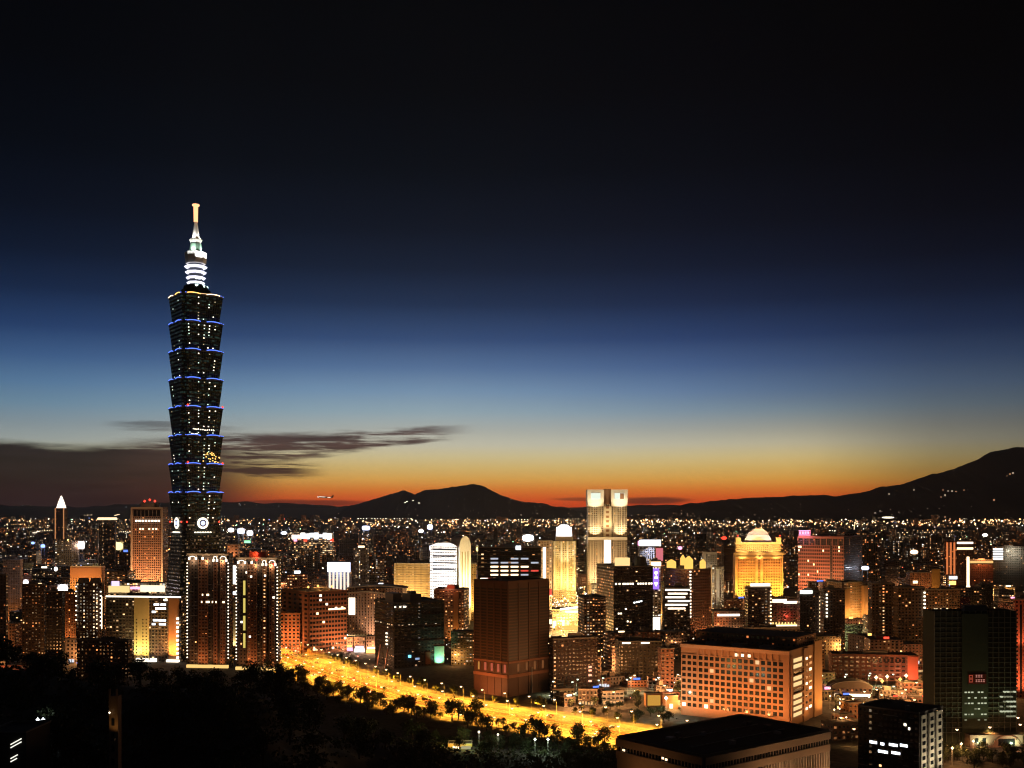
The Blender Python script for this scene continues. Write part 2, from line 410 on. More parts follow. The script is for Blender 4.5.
def street(name, pts, w):
    P = smooth(pts, 6); SIDE[name] = P
    m_ = MB(); strip(m_, P, -w/2, w/2, 0, .012); tag(m_.build(name, ASPH), kind='structure')
    m_ = MB(); strip(m_, P, -.1, .1, .016, .018); tag(m_.build('lane_markings', PAINT), kind='structure')
    for s_ in (1, -1):
        m_ = MB(); strip(m_, P, s_*w/2, s_*(w/2+3), 0, .15); tag(m_.build('pavement', PAVE), kind='structure')
street('side_street', [(30,905),(70,925),(120,930),(200,925),(330,960)], 14)
street('cross_street', [(60,1120),(50,1400),(80,1750),(60,2300)], 20)
street('east_street', [(215,700),(250,708),(300,722),(345,740),(420,780)], 20)
street('north_street', [(285,880),(270,800),(252,710)], 14)
street('boulevard', [(-285,1265),(-200,1330),(-100,1340),(0,1330)], 16)

# ------------------------------------------------------------------ buildings
HEROES = []
def fac(mb, wc, lit=.15, hue=.5, st=2.4, colp=.05, ww=.5, wh=.45, bay=3.6, fl=3.4, seed=None):
    mb.c = (*wc, 1); mb.p = (rnd.random() if seed is None else seed, lit, hue, st); mb.w = (ww, wh, colp, 0); mb.bay = bay; mb.fl = fl
class B:
    """a building standing on its near corner; local x runs along its right face, local y along its left face"""
    def __init__(s, name, label, cat, pxl, pxc, pxr, top, d, th, group=None, vis=None, dep=None, z0=None):
        t_ = R(th); kc, kl, kr = (pxc-CX)/F, (pxl-CX)/F, (pxr-CX)/F; X = kc*d
        s.w = (kr*d-X)/(math.cos(t_)-kr*math.sin(t_)) if pxr > pxc else dep
        s.dp = (X-kl*d)/(math.sin(t_)+kl*math.cos(t_)) if pxl < pxc else dep
        if dep and pxl < pxc and pxr > pxc: pass
        s.gz = ground_z(X, d) if z0 is None else z0
        s.h = wz(top, d) - s.gz
        s.root = tag(empty(name, (X, d, s.gz), t_), label, cat, group)
        s.th = t_; s.X = X; s.d = d; s.px = (pxl, pxr); s.top = top
        xs = [s.world(x, y) for x in (0, s.w) for y in (0, s.dp)]
        s.cx = sum(p[0] for p in xs)/4; s.cy = sum(p[1] for p in xs)/4; s.rad = math.hypot(s.w, s.dp)/2
        s.vis = vis if vis else min(top + (HY+165000/d-top)*.75, HY+165000/d)
        HEROES.append(s)
    def world(s, x, y): return (s.X + x*math.cos(s.th) - y*math.sin(s.th), s.d + x*math.sin(s.th) + y*math.cos(s.th))
    def P(s, face, u, z, out=0):
        """a point on a face: u metres along it"""
        if face == 'R': return (u, -out, z)
        if face == 'L': return (-out, u, z)
    def slab(s, mb, face, u0, u1, z0, z1, out0, out1, mi=0, roof=None):
        if face == 'R': mb.box(u0, u1, -out1, -out0, z0, z1, mi, roof)
        else: mb.box(-out1, -out0, u0, u1, z0, z1, mi, roof)
    def body(s, z0=0, z1=None, ins=0, mats=None, name='wall', **k):
        mb = MB(); fac(mb, **k); z1 = s.h if z1 is None else z1
        mb.box(ins, s.w-ins, ins, s.dp-ins, z0, z1, 0, 1)
        return mb.build(name, mats or [FAC, ROOF], s.root)
    def roof(s, ph=1.2, m=None, machine=True, ins=0, z=None, seed=0):
        z = s.h if z is None else z; mb = MB(); a, b, c, d_ = ins, s.w-ins, ins, s.dp-ins; t_ = .4
        mb.box(a-.15, b+.15, c-.15, c+t_, z, z+ph); mb.box(a-.15, b+.15, d_-t_, d_+.15, z, z+ph)
        mb.box(a-.15, a+t_, c+t_, d_-t_, z, z+ph-.03); mb.box(b-t_, b+.15, c+t_, d_-t_, z, z+ph-.03)
        mb.build('parapet', m or CONC, s.root)
        if machine:
            mb = MB(); q = random.Random(seed+int(s.X)); fac(mb, (.13,.11,.1), 0)
            x = s.w*q.uniform(.25,.5); y = s.dp*q.uniform(.25,.5)
            mb.box(x, x+s.w*.28, y, y+s.dp*.28, z, z+q.uniform(2.8,5)); mb.build('machine_room', CONC, s.root)
            mb = MB(); x = s.w*q.uniform(.1,.2); y = s.dp*q.uniform(.1,.6); mb.cyl(x+1.5, y+1.5, z+.01, z+2.8, 1.4); mb.build('water_tank', STEEL, s.root)
    def strip(s, face, u0, u1, z0, z1, m, name='light_band', out=.25, inn=.02):
        mb = MB(); s.slab(mb, face, u0, u1, z0, z1, inn, out); return mb.build(name, m, s.root)
    def dots(s, face, us, zs, size, m, name='edge_lamp', out=.3):
        mb = MB(); a = size/2; mb.box(-a, a, -a, a, -a*1.1, a*1.1); me = mb.mesh(name, m)
        for u in us:
            for z in zs: obj(name, me, s.root, s.P(face, u, z, out+a))
    def flood(s, face, u, out, z, zt, power, col, size=110, fix=True):
        p = s.P(face, u, z, out); q = s.P(face, u, zt, 0)
        if fix:
            mb = MB(); mb.box(-.5, .5, -.4, .4, 0, .7); f = mb.build('floodlight', DARKMETAL, s.root, (p[0], p[1], p[2]-.9))
        return light('SPOT', s.root, p, power, col, .6, q, size, .8)
    def grid(s, face, u0, u1, z0, z1, nb, nf, m, pier=.34, band=.36, out=.55, name='wall_grid', lit=0, litm=None, cap=90, pane=None, seed=1, top=True):
        """deep facade grid of piers and spandrels with one pane in each opening"""
        q = random.Random(seed); cw = (u1-u0)/nb; chh = (z1-z0)/nf; mb = MB(); fac(mb, (.3,.3,.3), 0); pw = cw*pier; bh = chh*band
        for i in range(nb+1):
            a = max(u0, u0+i*cw-pw/2); b = min(u1, u0+i*cw+pw/2); s.slab(mb, face, a, b, z0, z1, .01, out)
        for j in range(nf+1):
            a = max(z0, z0+j*chh-bh/2); b = min(z1, z0+j*chh+bh/2); s.slab(mb, face, u0, u1, a+.001, b-.001, .01, out-.06)
        mb.build(name, m, s.root)
        pm = MB(); ow, oh = cw-pw, chh-bh
        if face == 'R': pm.box(-ow/2, ow/2, -.04, .04, -oh/2, oh/2)
        else: pm.box(-.04, .04, -ow/2, ow/2, -oh/2, oh/2)
        dark = pm.mesh('window', pane or GLASS); lits = [pm.mesh('window', x) for x in (litm or [W_WARM])]
        cells = [(i, j) for i in range(nb) for j in range(nf)]
        q.shuffle(cells); nl = int(len(cells)*lit); rest = MB()
        for n, (i, j) in enumerate(cells):
            u, z = u0+(i+.5)*cw, z0+(j+.5)*chh
            if n < nl: obj('window', lits[q.randrange(len(lits))], s.root, s.P(face, u, z, .12))
            elif n < cap: obj('window', dark, s.root, s.P(face, u, z, .12))
            else: s.slab(rest, face, u-ow/2, u+ow/2, z-oh/2, z+oh/2, .08, .16)
        if rest.v: tag(rest.build('window', pane or GLASS, s.root), kind='stuff')
def rect(w, d): return [(0,0),(w,0),(w,d),(0,d)]

# ---- the tall tiered skyscraper
def tiered_skyscraper():
    D = 1290; TH = R(36); X = wx(195.8, D); K = D/F
    root = tag(empty('tiered_skyscraper', (X, D, 0), TH), 'tall dark skyscraper of eight flared tiers with blue lit ledges and glowing spire tip', 'skyscraper')
    class H: pass
    h = H(); h.cx, h.cy, h.rad, h.d, h.px, h.vis, h.top = X, D, 45, D-40, (163,226), 600, 200; HEROES.append(h)
    def sq(a, n): return [(-a+n,-a),(a-n,-a),(a-n,-a+n),(a,-a+n),(a,a-n),(a-n,a-n),(a-n,a),(-a+n,a),(-a+n,a-n),(-a,a-n),(-a,-a+n),(-a+n,-a+n)]
    z = lambda py: EYE + (HY-py)*K
    skin = mat('green_black_curtain_wall', (.016,.024,.022), .22, .3, .2, 0, .5)
    rim = mat('ledge_metal', (.10,.11,.13), .45)
    tops = [298,325,353,381,409,437,465,493,521]
    lm = MB(); lm.box(-.6,.6,-.12,.12,-.55,.55); wmeshes = [lm.mesh('lit_window', W_CREAM), lm.mesh('lit_window', glow('window_green_white', (.75,1,.82), 1.5)), lm.mesh('lit_window', glow('window_dim', (1,.8,.45), .6))]
    q = random.Random(11)
    for i in range(8):
        zt, zb = z(tops[i]), z(tops[i+1]); mb = MB(); at, ab, n = 25.0, 21.8, 4.4
        fac(mb, (.02,.04,.035), .55, .5, .045, .0, .75, .5, 2.4, 4.1)
        mb.prism(sq(ab, n), sq(at, n), zb+1.6, zt-1.2, 0)
        s = mb.build('tier', [GREENFAC], root)
        mb = MB(); mb.prism(sq(at+.3, n), sq(at+.6, n), zt-1.2, zt+.4); mb.prism(sq(ab-.6,n), sq(ab-.6,n), zt+.4, zt+1.6); mb.build('ledge', rim, s)
        mb = MB()                                            # mullion fins
        for k in range(1, 14):
            u = -at+n+(2*at-2*n)*k/14
            for a_, b_ in (((u*ab/at,-ab-.12,zb+1.6),(u,-at-.12,zt-1.2)), ((-ab-.12,u*ab/at,zb+1.6),(-at-.12,u,zt-1.2))): mb.tube(a_, b_, .13, .13, 4)
        mb.build('mullion', rim, s)
        # blue light strips of the ledge, each bowed up in the middle
        for face in ('R','L','B','E'):
            for u0, u1 in ((-at+n+1.2, -3.6), (3.6, at-n-1.2)):
                mb = MB(); m_ = 6
                for k in range(m_):
                    ua, ub = u0+(u1-u0)*k/m_, u0+(u1-u0)*(k+1)/m_
                    za, zb_ = [zt+.3+1.0*math.sin(math.pi*min(1,max(0,(v-u0)/(u1-u0))))**.7 for v in (ua, ub)]
                    o_ = at+.75
                    fn = {'R': lambda u,zz,e: (u,-o_-e,zz), 'L': lambda u,zz,e: (-o_-e,u,zz), 'B': lambda u,zz,e:(u,o_+e,zz), 'E': lambda u,zz,e:(o_+e,u,zz)}[face]
                    mb.tube(fn(ua,za,0), fn(ub,zb_,0), .5, .5, 5)
                mb.build('ledge_light', W_BLUE if i else W_GOLD if u0 < 0 else W_WARM, s)
        for cx_, cy_ in ((-at,-at+n),(-at+n,-at),(at-n,-at),(at,-at+n)):
            mb = MB(); mb.box(-.6,.6,-.6,.6,-.3,.3); mb.build('corner_light', W_BLUE, s, (cx_*1.01, cy_*1.01, zt+.5))
        if i in (4, 6):
            for p in ((-at+n+1.5,-at-2), (at-1,-at+n-1.5)):
                mb = MB(); mb.octa(0,0,0,1.5); mb.build('beacon', W_RED, s, (p[0], p[1], zt+1.8))
        nfl = 8
        for face, cols, pr in (('R', (-.86,-.28,.06,.36,.7), .36), ('L', (-.5,.5), .2)):
            for fx in cols:
                cp = q.random()*.5+pr*.7
                for k in range(nfl):
                    if q.random() > cp*(.75 if i else .35): continue
                    f_ = (k+.5)/nfl; zz = zb+2+(zt-zb-4)*f_; a_ = ab+(at-ab)*f_; u = fx*(a_-n)
                    me = wmeshes[0 if q.random()<.4 else 1 if q.random()<.6 else 2]
                    obj('lit_window', me, s, (u,-a_-.15,zz) if face=='R' else (-a_-.15,u,zz), 0 if face=='R' else R(90))
        if i == 4:                                            # a lit storey and a short lit row
            for u0, u1, zz in ((-11,-4,z(430.5)), (-2.5,15,z(431)), (-12.5,-5,z(437.5)+2.6)):
                u = u0
                while u < u1:
                    f_ = (zz-zb)/(zt-zb); a_ = ab+(at-ab)*f_; obj('lit_window', wmeshes[0], s, (u,-a_-.15,zz+.3*math.sin(u*9))); u += 1.9 if u1 < 0 else 2.6
        if i == 5:  # gold reflection on the glass, put in as glowing panes
            for k in range(26):
                zz = z(q.uniform(453,463)); f_ = (zz-zb)/(zt-zb); a_ = ab+(at-ab)*f_; obj('lit_window', gold_glint, s, (q.uniform(0,20),-a_-.15,zz)) if k else None
                if k == 0:
                    gold_glint = lm.mesh('lit_window', W_GOLD)
    # base: tapering podium tower
    mb = MB(); fac(mb, (.03,.045,.04), .35, .8, .3, .03, .6, .45, 3.4, 4.2, .37)
    z8 = z(521); mb.prism(sq(32,4), sq(21.6,4), 0, z8+1.6, 0, 1); base = mb.build('base_tower', [FAC, ROOF], root)
    for face in ('R','L'):
        zc = z(523); a_ = 22.4
        for nm, r0, m_ in (('coin_emblem', 6.4, W_CREAM), ('coin_face', 4.3, mat('coin_grey', (.3,.32,.4), .5)), ('coin_core', 2.7, glow('coin_lilac', (.6,.66,1), 1.6))):
            mb = MB(); dd = {'coin_emblem': .9, 'coin_face': 1.05, 'coin_core': 1.2}[nm]
            p0 = (0,-a_,zc) if face=='R' else (-a_,0,zc); p1 = (0,-a_-dd,zc) if face=='R' else (-a_-dd,0,zc)
            mb.tube(p0, p1, r0, r0, 28); mb.build(nm, m_, base)
        for px in (-19,19):
            mb = MB(); mb.octa(0,0,0,1.3); mb.build('beacon', W_RED, base, (px,-a_-1.5,zc+1.5) if face=='R' else (-a_-1.5,px,zc+1.5))
        for k in range(7):
            mb = MB(); mb.box(-.8,.8,-.8,.8,-.6,.6); u = -9+3*k; mb.build('window', W_CREAM, base, (u,-a_-.9,z(532)) if face=='R' else (-a_-.9,u,z(532)))
    # crown and spire
    octg = lambda a: [(a*math.cos(R(22.5+45*i)), a*math.sin(R(22.5+45*i))) for i in range(8)]
    zr = z(298)
    mb = MB(); zz = zr+.4
    for a0, a1, hh in ((21,20,4.5),(17.5,16.5,4),(14.5,13.5,5)):
        mb.prism(octg(a0), octg(a1), zz, zz+hh); zz += hh
    crown = mb.build('crown_base', skin, root)
    mb = MB(); mb.prism(octg(22.2), octg(21.4), zr+.5, zr+2.4); mb.build('crown_light', glow('crown_amber', (1,.6,.3), 1.6), crown)
    z0 = z(285.5)
    core = MB(); core.prism(octg(8.5), octg(8.5), zz, z(264)); core.build('spire_core', rim, root)
    for k, py in enumerate((284.5, 279.5, 274, 268.5)):
        a_ = 10.6 + k*.9; mb = MB(); mb.prism(octg(a_-1.5), octg(a_), z(py), z(py)+2.0); mb.prism(octg(a_), octg(a_-1), z(py)+2.0, z(py)+2.6)
        mb.build('spire_ledge', glow('spire_white', (.84,.84,1), 1.7), root)
    mb = MB(); mb.prism(octg(11.6), octg(12.6), z(264), z(253)); mb.build('spire_block', mat('spire_stone', (.75,.73,.66), .7), root)
    mb = MB(); mb.prism(octg(7), octg(6.4), z(253), z(244)); mb.build('spire_lantern', mat('spire_green_glass', (.2,.34,.25), .5), root)
    mb = MB(); mb.prism(octg(5.4), octg(7.6), z(244), z(240)); mb.prism(octg(7.6), octg(4.2), z(240), z(237.5)); mb.prism(octg(4.2), octg(1.7), z(237.5), z(222)); mb.build('spire_cone', mat('spire_pale_metal', (.7,.7,.64), .5), root)
    mb = MB(); mb.cyl(0,0,z(222),z(206),2.4,2.7,10); mb.prism(octg(4.2),octg(4.2),z(206),z(204.5)); mb.build('spire_beacon', glow('beacon_flame', (1,.42,.19), 2.1), root)
    mb = MB(); mb.cyl(0,0,z(204.5),z(200),.35,.2,6); mb.build('lightning_rod', rim, root)
    for a_ in range(4):
        x, y = 20*math.cos(TH*0+R(-45-60+a_*40)), 20*math.sin(R(-45-60+a_*40))
        light('SPOT', root, (x*.8, y*.8, z(290)), 1.1e6, (.95,.97,1), .5, (0,0,z(250)), 60, .5)
    for a_ in range(4):
        x, y = 10.6*math.cos(R(45+90*a_)), 10.6*math.sin(R(45+90*a_)); light('SPOT', root, (x, y, z(252)), 16000, (.97,1,.95), .4, (0,0,z(238)), 110, .6); light('SPOT', root, (x*.66, y*.66, z(239.4)), 14000, (1,.98,.92), .3, (0,0,z(226)), 120, .6)
    light('POINT', root, (0, -9, z(214)), 4000, (1,.5,.25), 1)
tiered_skyscraper()

SODC = (1,.5,.12); WARM = (1,.78,.5); GOLD = (1,.62,.16); COOL = (.8,.9,1)
STONE = mat('pale_stone', (.42,.38,.32), .85)
PALE = mat('cream_cladding', (.55,.5,.42), .8)
WHITE = mat('white_cladding', (.75,.74,.7), .7)
BRICK = mat('red_brown_tile', (.19,.085,.05), .85)
DKBRICK = mat('dark_brown_granite', (.085,.045,.03), .6)
ORANGE = mat('terracotta_panel', (.36,.19,.1), .85)
GREENNET = mat('green_safety_net', (.04,.048,.034), .95, .5, .08)
DARKW = (.05,.04,.035)

# far left of the skyline
b = B('pointed_tower', 'distant slender tower with bright white pyramid crown, beyond the low roofs west of the skyscraper', 'tower', 55,55,64,508,5000,0, dep=40, vis=520)
b.body(wc=(.3,.2,.13), lit=.12, hue=.35, st=1.1, bay=5, fl=6)
for u in (1.5, b.w-1.5): b.strip('R', u-2.2, u+2.2, 40, b.h, glow('edge_amber', (1,.42,.16), .55), 'corner_light', 1.2)
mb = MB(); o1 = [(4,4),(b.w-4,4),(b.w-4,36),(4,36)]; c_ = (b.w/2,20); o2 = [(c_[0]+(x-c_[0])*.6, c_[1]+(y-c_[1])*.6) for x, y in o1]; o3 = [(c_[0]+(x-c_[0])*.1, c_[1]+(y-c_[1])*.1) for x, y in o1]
mb.prism(o1, o2, b.h, b.h+28); mb.prism(o2, o3, b.h+28, b.h+56); mb.build('crown', glow('crown_flood_glow', (1,.83,.68), 2.2), b.root)  # floodlight on the crown is put into its own emission
mb = MB(); mb.cyl(c_[0], c_[1], b.h+56, b.h+74, 1.2, .5, 6); mb.build('mast', STEEL, b.root)

b = B('round_tower', 'dark cylindrical tower with a warm lit ring round its flat top', 'tower', 95,95,113,519,2600,0, dep=42, vis=550)
mb = MB(); fac(mb, (.05,.04,.04), .1, .5, 1.4, .1); mb.cyl(b.w/2, 21, 0, b.h-2, b.w*.46, n=20, roof=1); mb.build('wall', [FAC, ROOF], b.root)
mb = MB(); mb.cyl(b.w/2, 21, b.h-2, b.h+3.5, b.w*.54, b.w*.5, 20); mb.build('roof_ring', glow('ring_cream', (1,.74,.42), 1.8), b.root)

b = B('office_tower', 'brown gridded office tower with pale lit edges and red beacons on its roof', 'office tower', 131,163,168,507,1750,80, vis=572)
b.body(wc=(.34,.2,.13), lit=.05, hue=.5, st=2, bay=3.3, fl=3.8, ww=.62, wh=.6, colp=.03)
for a_, c_ in ((0,2.6),(b.dp-2.6,b.dp)): b.strip('L', a_, c_, 4, b.h-.4, STONE, 'corner_pier', 1.0)
b.strip('L', 2.7, b.dp-2.7, b.h-3, b.h-.2, STONE, 'cornice', 1.0)
b.strip('L', 4, b.dp-4, b.h-15, b.h-5, GLASS, 'top_glazing', .3)
for k in range(8): b.strip('L', 4+k*(b.dp-8)/7-.3, 4+k*(b.dp-8)/7+.3, b.h-15, b.h-5, STONE, 'mullion', .6)
b.dots('L', [b.dp*(.12+.1*k) for k in range(8)], [b.h-22], 2.4, W_CREAM, 'lit_window', .02); b.dots('L', [b.dp*v for v in (.2,.3,.42,.62,.7)], [b.h-35], 2, W_WARM, 'lit_window', .02)
mb = MB(); mb.cyl(b.w/2, b.dp*.48, b.h, b.h+7, 14, 16, 14); mb.build('roof_drum', DARKMETAL, b.root)
for u in (.30,.46,.62): mb = MB(); mb.octa(0,0,0,2.4); mb.build('roof_beacon', W_RED, b.root, (b.w*.3, b.dp*u, b.h+9.5+(2 if u==.46 else 0)))
b.flood('L', b.dp*.5, 30, 12, 80, 7.5e5, (1,.42,.17)); b.flood('L', b.dp*.1, 16, 20, 120, 3e5, (1,.5,.2)); b.flood('L', b.dp*.9, 16, 20, 120, 3e5, (1,.5,.2))
b.strip('L', 0, b.dp, 14, 17, W_CREAM, 'lit_canopy', .6)

b = B('slab_block', 'orange floodlit slab block with blank top wall, behind the twin-lobed dark apartment tower', 'building', 70,102,105,567,1500,84)
b.body(wc=(.42,.24,.13), lit=.1, hue=.3, st=1.6, ww=.4, wh=.4)
b.strip('L', .5, b.dp-.5, b.h-15, b.h-1, ORANGE, 'blank_wall', .5); b.roof(m=STONE, machine=False)
b.flood('L', b.dp*.35, 26, 16, 62, 3.2e5, (1,.45,.12)); b.flood('L', b.dp*.75, 26, 16, 62, 3.2e5, (1,.45,.12))

b = B('apartment_tower', 'dark apartment tower with two rounded roof lobes and strings of white edge lamps', 'apartment tower', 76,102,104,583,1150,80)
b.body(wc=(.09,.06,.05), lit=.05, hue=.7, st=2.4, colp=.08, ww=.45, wh=.5)
for u in (.28,.74): mb = MB(); mb.cyl(b.w/2, b.dp*u, b.h, b.h+5, b.dp*.2, b.dp*.16, 14); mb.build('roof_lobe', CONC, b.root)
b.dots('L', [b.dp-.6], [b.h-4-5*k for k in range(8)], 1.0, W_CREAM); b.dots('L', [1.0], [b.h-9-4.4*k for k in range(9)], 1.1, W_CREAM); b.dots('L', [5.5], [b.h-12-4.4*k for k in range(9)], .9, W_WARM); b.strip('L', -.3, .5, b.h-48, b.h-14, W_WARM, 'edge_light', .5)
b.roof(.8, machine=False)

def strip_light_roof(b, m, faces='L', z=None, hh=1.0):
    z = b.h if z is None else z
    for f_ in faces: b.strip(f_, 0, b.dp if f_=='L' else b.w, z-hh, z, m, 'cornice_light', .5)

b = B('office_block', 'wide mid-rise with a glowing white roof edge, a gold stair panel and an orange wing', 'office building', 106,181,186,597,1120,82, vis=640)
b.body(wc=(.07,.055,.05), lit=.10, hue=.75, st=2.6, ww=.6, wh=.5)
L = b.dp
b.roof(1, machine=True); strip_light_roof(b, W_CREAM, 'L', b.h+.6, 1.4)
b.strip('L', L*.42, L*.62, 3, b.h-1.5, mat('yellow_plaster', (.5,.42,.22), .8), 'stair_panel', .8)
b.strip('L', L*.02, L*.16, 3, b.h-1.5, ORANGE, 'end_wing', .8)
b.dots('L', [L*.035], [5+4.4*k for k in range(10)], 1.9, W_CREAM, 'lit_window', .82)
mb = MB(); mb.box(-.1,.1,-.6,.6,-.55,.55); dk = mb.mesh('window', GLASS)
for k in range(12):
    for u in (.455,.50,.585): obj('window', dk, b.root, (-.85, L*u, 5.5+3.4*k))
for z_, segs in ((b.h-8,((.2,.27),(.29,.36))),(b.h-12,((.2,.34),)),(b.h-15.5,((.34,.385),)),(b.h-24,((.2,.3),(.31,.37))),(b.h-28,((.2,.29),(.34,.385))),(b.h-3.2,((.18,.23),))):
    for a_, c_ in segs: b.strip('L', L*a_, L*c_, z_-1, z_+1, W_COOL if z_ < b.h-5 else W_CREAM, 'lit_window', .12)
b.flood('L', L*.47, 9, 3, 28, 5e4, (1,.7,.2)); b.flood('L', L*.57, 9, 3, 30, 5e4, (1,.74,.3)); b.flood('L', L*.09, 9, 3, 34, 2.2e5, (1,.42,.1)); b.flood('L', L*.3, 12, 3, 26, 5e4, (1,.5,.2))
b.strip('L', L*.32, L*.58, .4, 3.6, W_CREAM, 'entrance_canopy', 3); b.strip('L', L*.02, L*.18, .4, 2.6, W_CREAM, 'entrance_canopy', 3)

b = B('podium_hall', 'low white brightly lit hall with a curved glowing front, below the brown office tower', 'hall', 108,165,168,583,1380,84, vis=592)
b.body(wc=(.5,.45,.38), lit=.5, hue=.6, st=2.5, ww=.7, wh=.6)
b.strip('L', b.dp*.0, b.dp*.42, b.h-11, b.h-3, glow('hall_cream', (1,.83,.58), 1.5), 'lit_front', 2); b.strip('L', b.dp*.62, b.dp*.98, b.h-12, b.h-4, glow('hall_gold', (1,.72,.3), 1.1), 'lit_front', 2)
b.strip('L', b.dp*.80, b.dp*.93, b.h-4, b.h+2, glow('sign_lilac', (.75,.6,1), 1.5), 'roof_sign', 1.2); b.strip('L', b.dp*.44, b.dp*.6, b.h-8, b.h-5, W_PINK, 'wall_sign', 1.2); b.roof(1)

for (nm, lab, a_, c_, e_, tp, dd, wc, lt, cp) in (
    ('apartment_block', 'tan lit apartment block with cross-shaped balconies at the western edge of the city', 3,20,23,560,1500,(.3,.19,.12),.16,.1),
    ('apartment_block', 'dark apartment block with one column of warm windows, west of the tan balconied block', 22,44,47,585,1130,(.09,.06,.045),.05,.2),
    ('apartment_block', 'unlit dark apartment block rising just above the hillside trees', 46,62,65,592,1080,(.05,.04,.035),.03,.06),
    ('apartment_block', 'red-brown block with warm windows beside the slab block', 60,76,78,592,1290,(.25,.11,.06),.25,.1),
    ('apartment_block', 'shadowed block with few lights at the foot of the hill', -12,6,8,575,1180,(.1,.07,.05),.12,.1),
    ('low_block', 'low dark block with pairs of red-lit windows behind the hillside trees', 77,128,132,641,1010,(.1,.06,.045),.16,.2)):
    b = B(nm, lab, 'apartment block' if nm[0]=='a' else 'building', a_, c_, e_, tp, dd, 82); b.body(wc=wc, lit=lt*.45, hue=.4, st=2.2, colp=cp, ww=.42, wh=.42); b.roof()
    if wc[0] > .2: b.flood('L', b.dp*.5, 14, 2, 14, 3e4, (1,.42,.12), 120)

# the pair of tall apartment towers with lamp strings
def twin(lab, a_, c_, e_, tp, dd, gold):
    b = B('twin_tower', lab, 'apartment tower', a_, c_, e_, tp, dd, 84, group='twin apartment towers', vis=672)
    L = b.dp; b.body(wc=(.06,.042,.036), lit=.025, hue=.6, st=2.2, colp=.02, ww=.4, wh=.45)
    for u0, u1 in ((.08,.2),(.27,.36),(.5,.72)):                         # projecting bays
        mb = MB(); fac(mb, (.26,.12,.07), .035, .4, 2.2, .03, .45, .42, 3.1, 3.3); s_ = .9
        b.slab(mb, 'L', L*u0, L*u1, 3, b.h-6, .02, s_, 0, 1); mb.build('bay', [FAC, ROOF], b.root)
    for u in (.2,.36,.56,.72): b.strip('L', L*u-.3, L*u+.3, 3, b.h-5, mat('brown_render', (.2,.12,.09), .9), 'pilaster', 1.3)  # pilasters in one even brown render
    b.dots('L', [.5, L-.5], [b.h-9-3.3*k for k in range(int((b.h-14)/3.3))], .85, W_CREAM)
    zt = b.h-6                                                            # floodlit arcaded crown
    cr = mat('crown_render', (.6,.5,.4), .8)
    b.strip('L', .3, L-.3, b.h-1.4, b.h+.4, cr, 'crown_cornice', 1.2)
    for u in (.06,.28,.36,.62,.78,.94):
        b.strip('L', L*u-.6, L*u+.6, zt, b.h-1.5, cr, 'crown_pier', 1.0)
        b.strip('L', L*u-.8, L*u+.8, zt-1.6+2*(u>.5), zt+.8+2*(u>.5), W_CREAM, 'crown_lamp', 1.3)
    for u0, u1 in ((.28,.36),(.06,.2),(.78,.94)):
        mb = MB()
        for k in range(8):
            t0, t1 = math.pi*k/8, math.pi*(k+1)/8; um, uw = L*(u0+u1)/2, L*(u1-u0)/2
            mb.tube((-1.2, um-uw*math.cos(t0), b.h-4.5+2.2*math.sin(t0)), (-1.2, um-uw*math.cos(t1), b.h-4.5+2.2*math.sin(t1)), .3, .3, 5)
        mb.build('crown_arch', W_CREAM, b.root)
    for u in (.15,.5,.85): light('POINT', b.root, (-3, L*u, b.h-7), 4000, (1,.66,.36), .5)
    b.roof(.6, machine=True)
    for u in (.2,.55,.8): b.flood('L', L*u, 9, 1, 30, 1.3e4, (1,.4,.13), 120)
    b.strip('L', .3, L-.3, .5, 3.4, glow('shop_gold', (1,.62,.2), 1.1), 'shop_front', 2.5)
    return b
b = twin('dark twin apartment tower with white lit crown, nearest the tiered skyscraper', 187,229,233,554,1075,0)
for u, z_, w_ in ((.5,47,3.5),(.38,47,1.5),(.64,47,1.2),(.3,47,1.2),(.12,47,2.2),(.5,40,2.2),(.62,40,1.2)): b.strip('L', b.dp*u-w_/2, b.dp*u+w_/2, b.h-z_-.9, b.h-z_+.9, W_WARM, 'lit_window', 1.1)
b = twin('dark twin apartment tower with yellow lit stair strip and red roof lamp', 236,278,281,558,1060,1)
for k in range(4): b.strip('L', b.dp*.80-1, b.dp*.80+1, b.h-36-k*17, b.h-22-k*17, glow('stair_yellow', (1,.78,.18), .75), 'stair_window', .5)
for u, z_ in ((.74,14),(.86,62),(.66,76),(.3,17),(.1,38),(.63,18)): b.strip('L', b.dp*u-.9, b.dp*u+.9, b.h-z_-.9, b.h-z_+.9, W_CREAM, 'lit_window', 1.1)
for u, z_ in ((.5,2),(.48,-4),(.1,6)): mb = MB(); mb.octa(0,0,0,1.3); mb.build('roof_beacon', W_RED, b.root, (-1.5, b.dp*u, b.h-z_))
mb = MB(); mb.box(1, 9, b.dp*.3, b.dp*.7, b.h+.1, b.h+6); mb.build('penthouse', mat('red_render', (.35,.1,.06), .8), b.root); light('POINT', b.root, (-2, b.dp*.5, b.h+4), 5000, (1,.25,.1), .4)

b = B('stair_tower', 'slim pale building with a white glowing panel, squeezed between the twin apartment towers', 'building', 227,238,240,545,1180,86)
b.body(wc=(.4,.25,.17), lit=.1, hue=.4, st=1.5); b.strip('L', b.dp*.12, b.dp*.85, b.h-42, b.h-22, glow('panel_white', (1,.95,.85), 2), 'light_panel', .6); b.strip('L', b.dp*.1, b.dp*.9, b.h-53, b.h-50, W_COOL, 'light_band', .6)
b.strip('L', b.dp*.15, b.dp*.85, 10, b.h-58, STONE, 'pale_shaft', .6); b.roof(); b.flood('L', b.dp*.5, 6, 6, 34, 3e4, (1,.7,.3)); b.flood('L', b.dp*.5, 6, b.h-14, b.h-4, 1e4, (1,.45,.2))

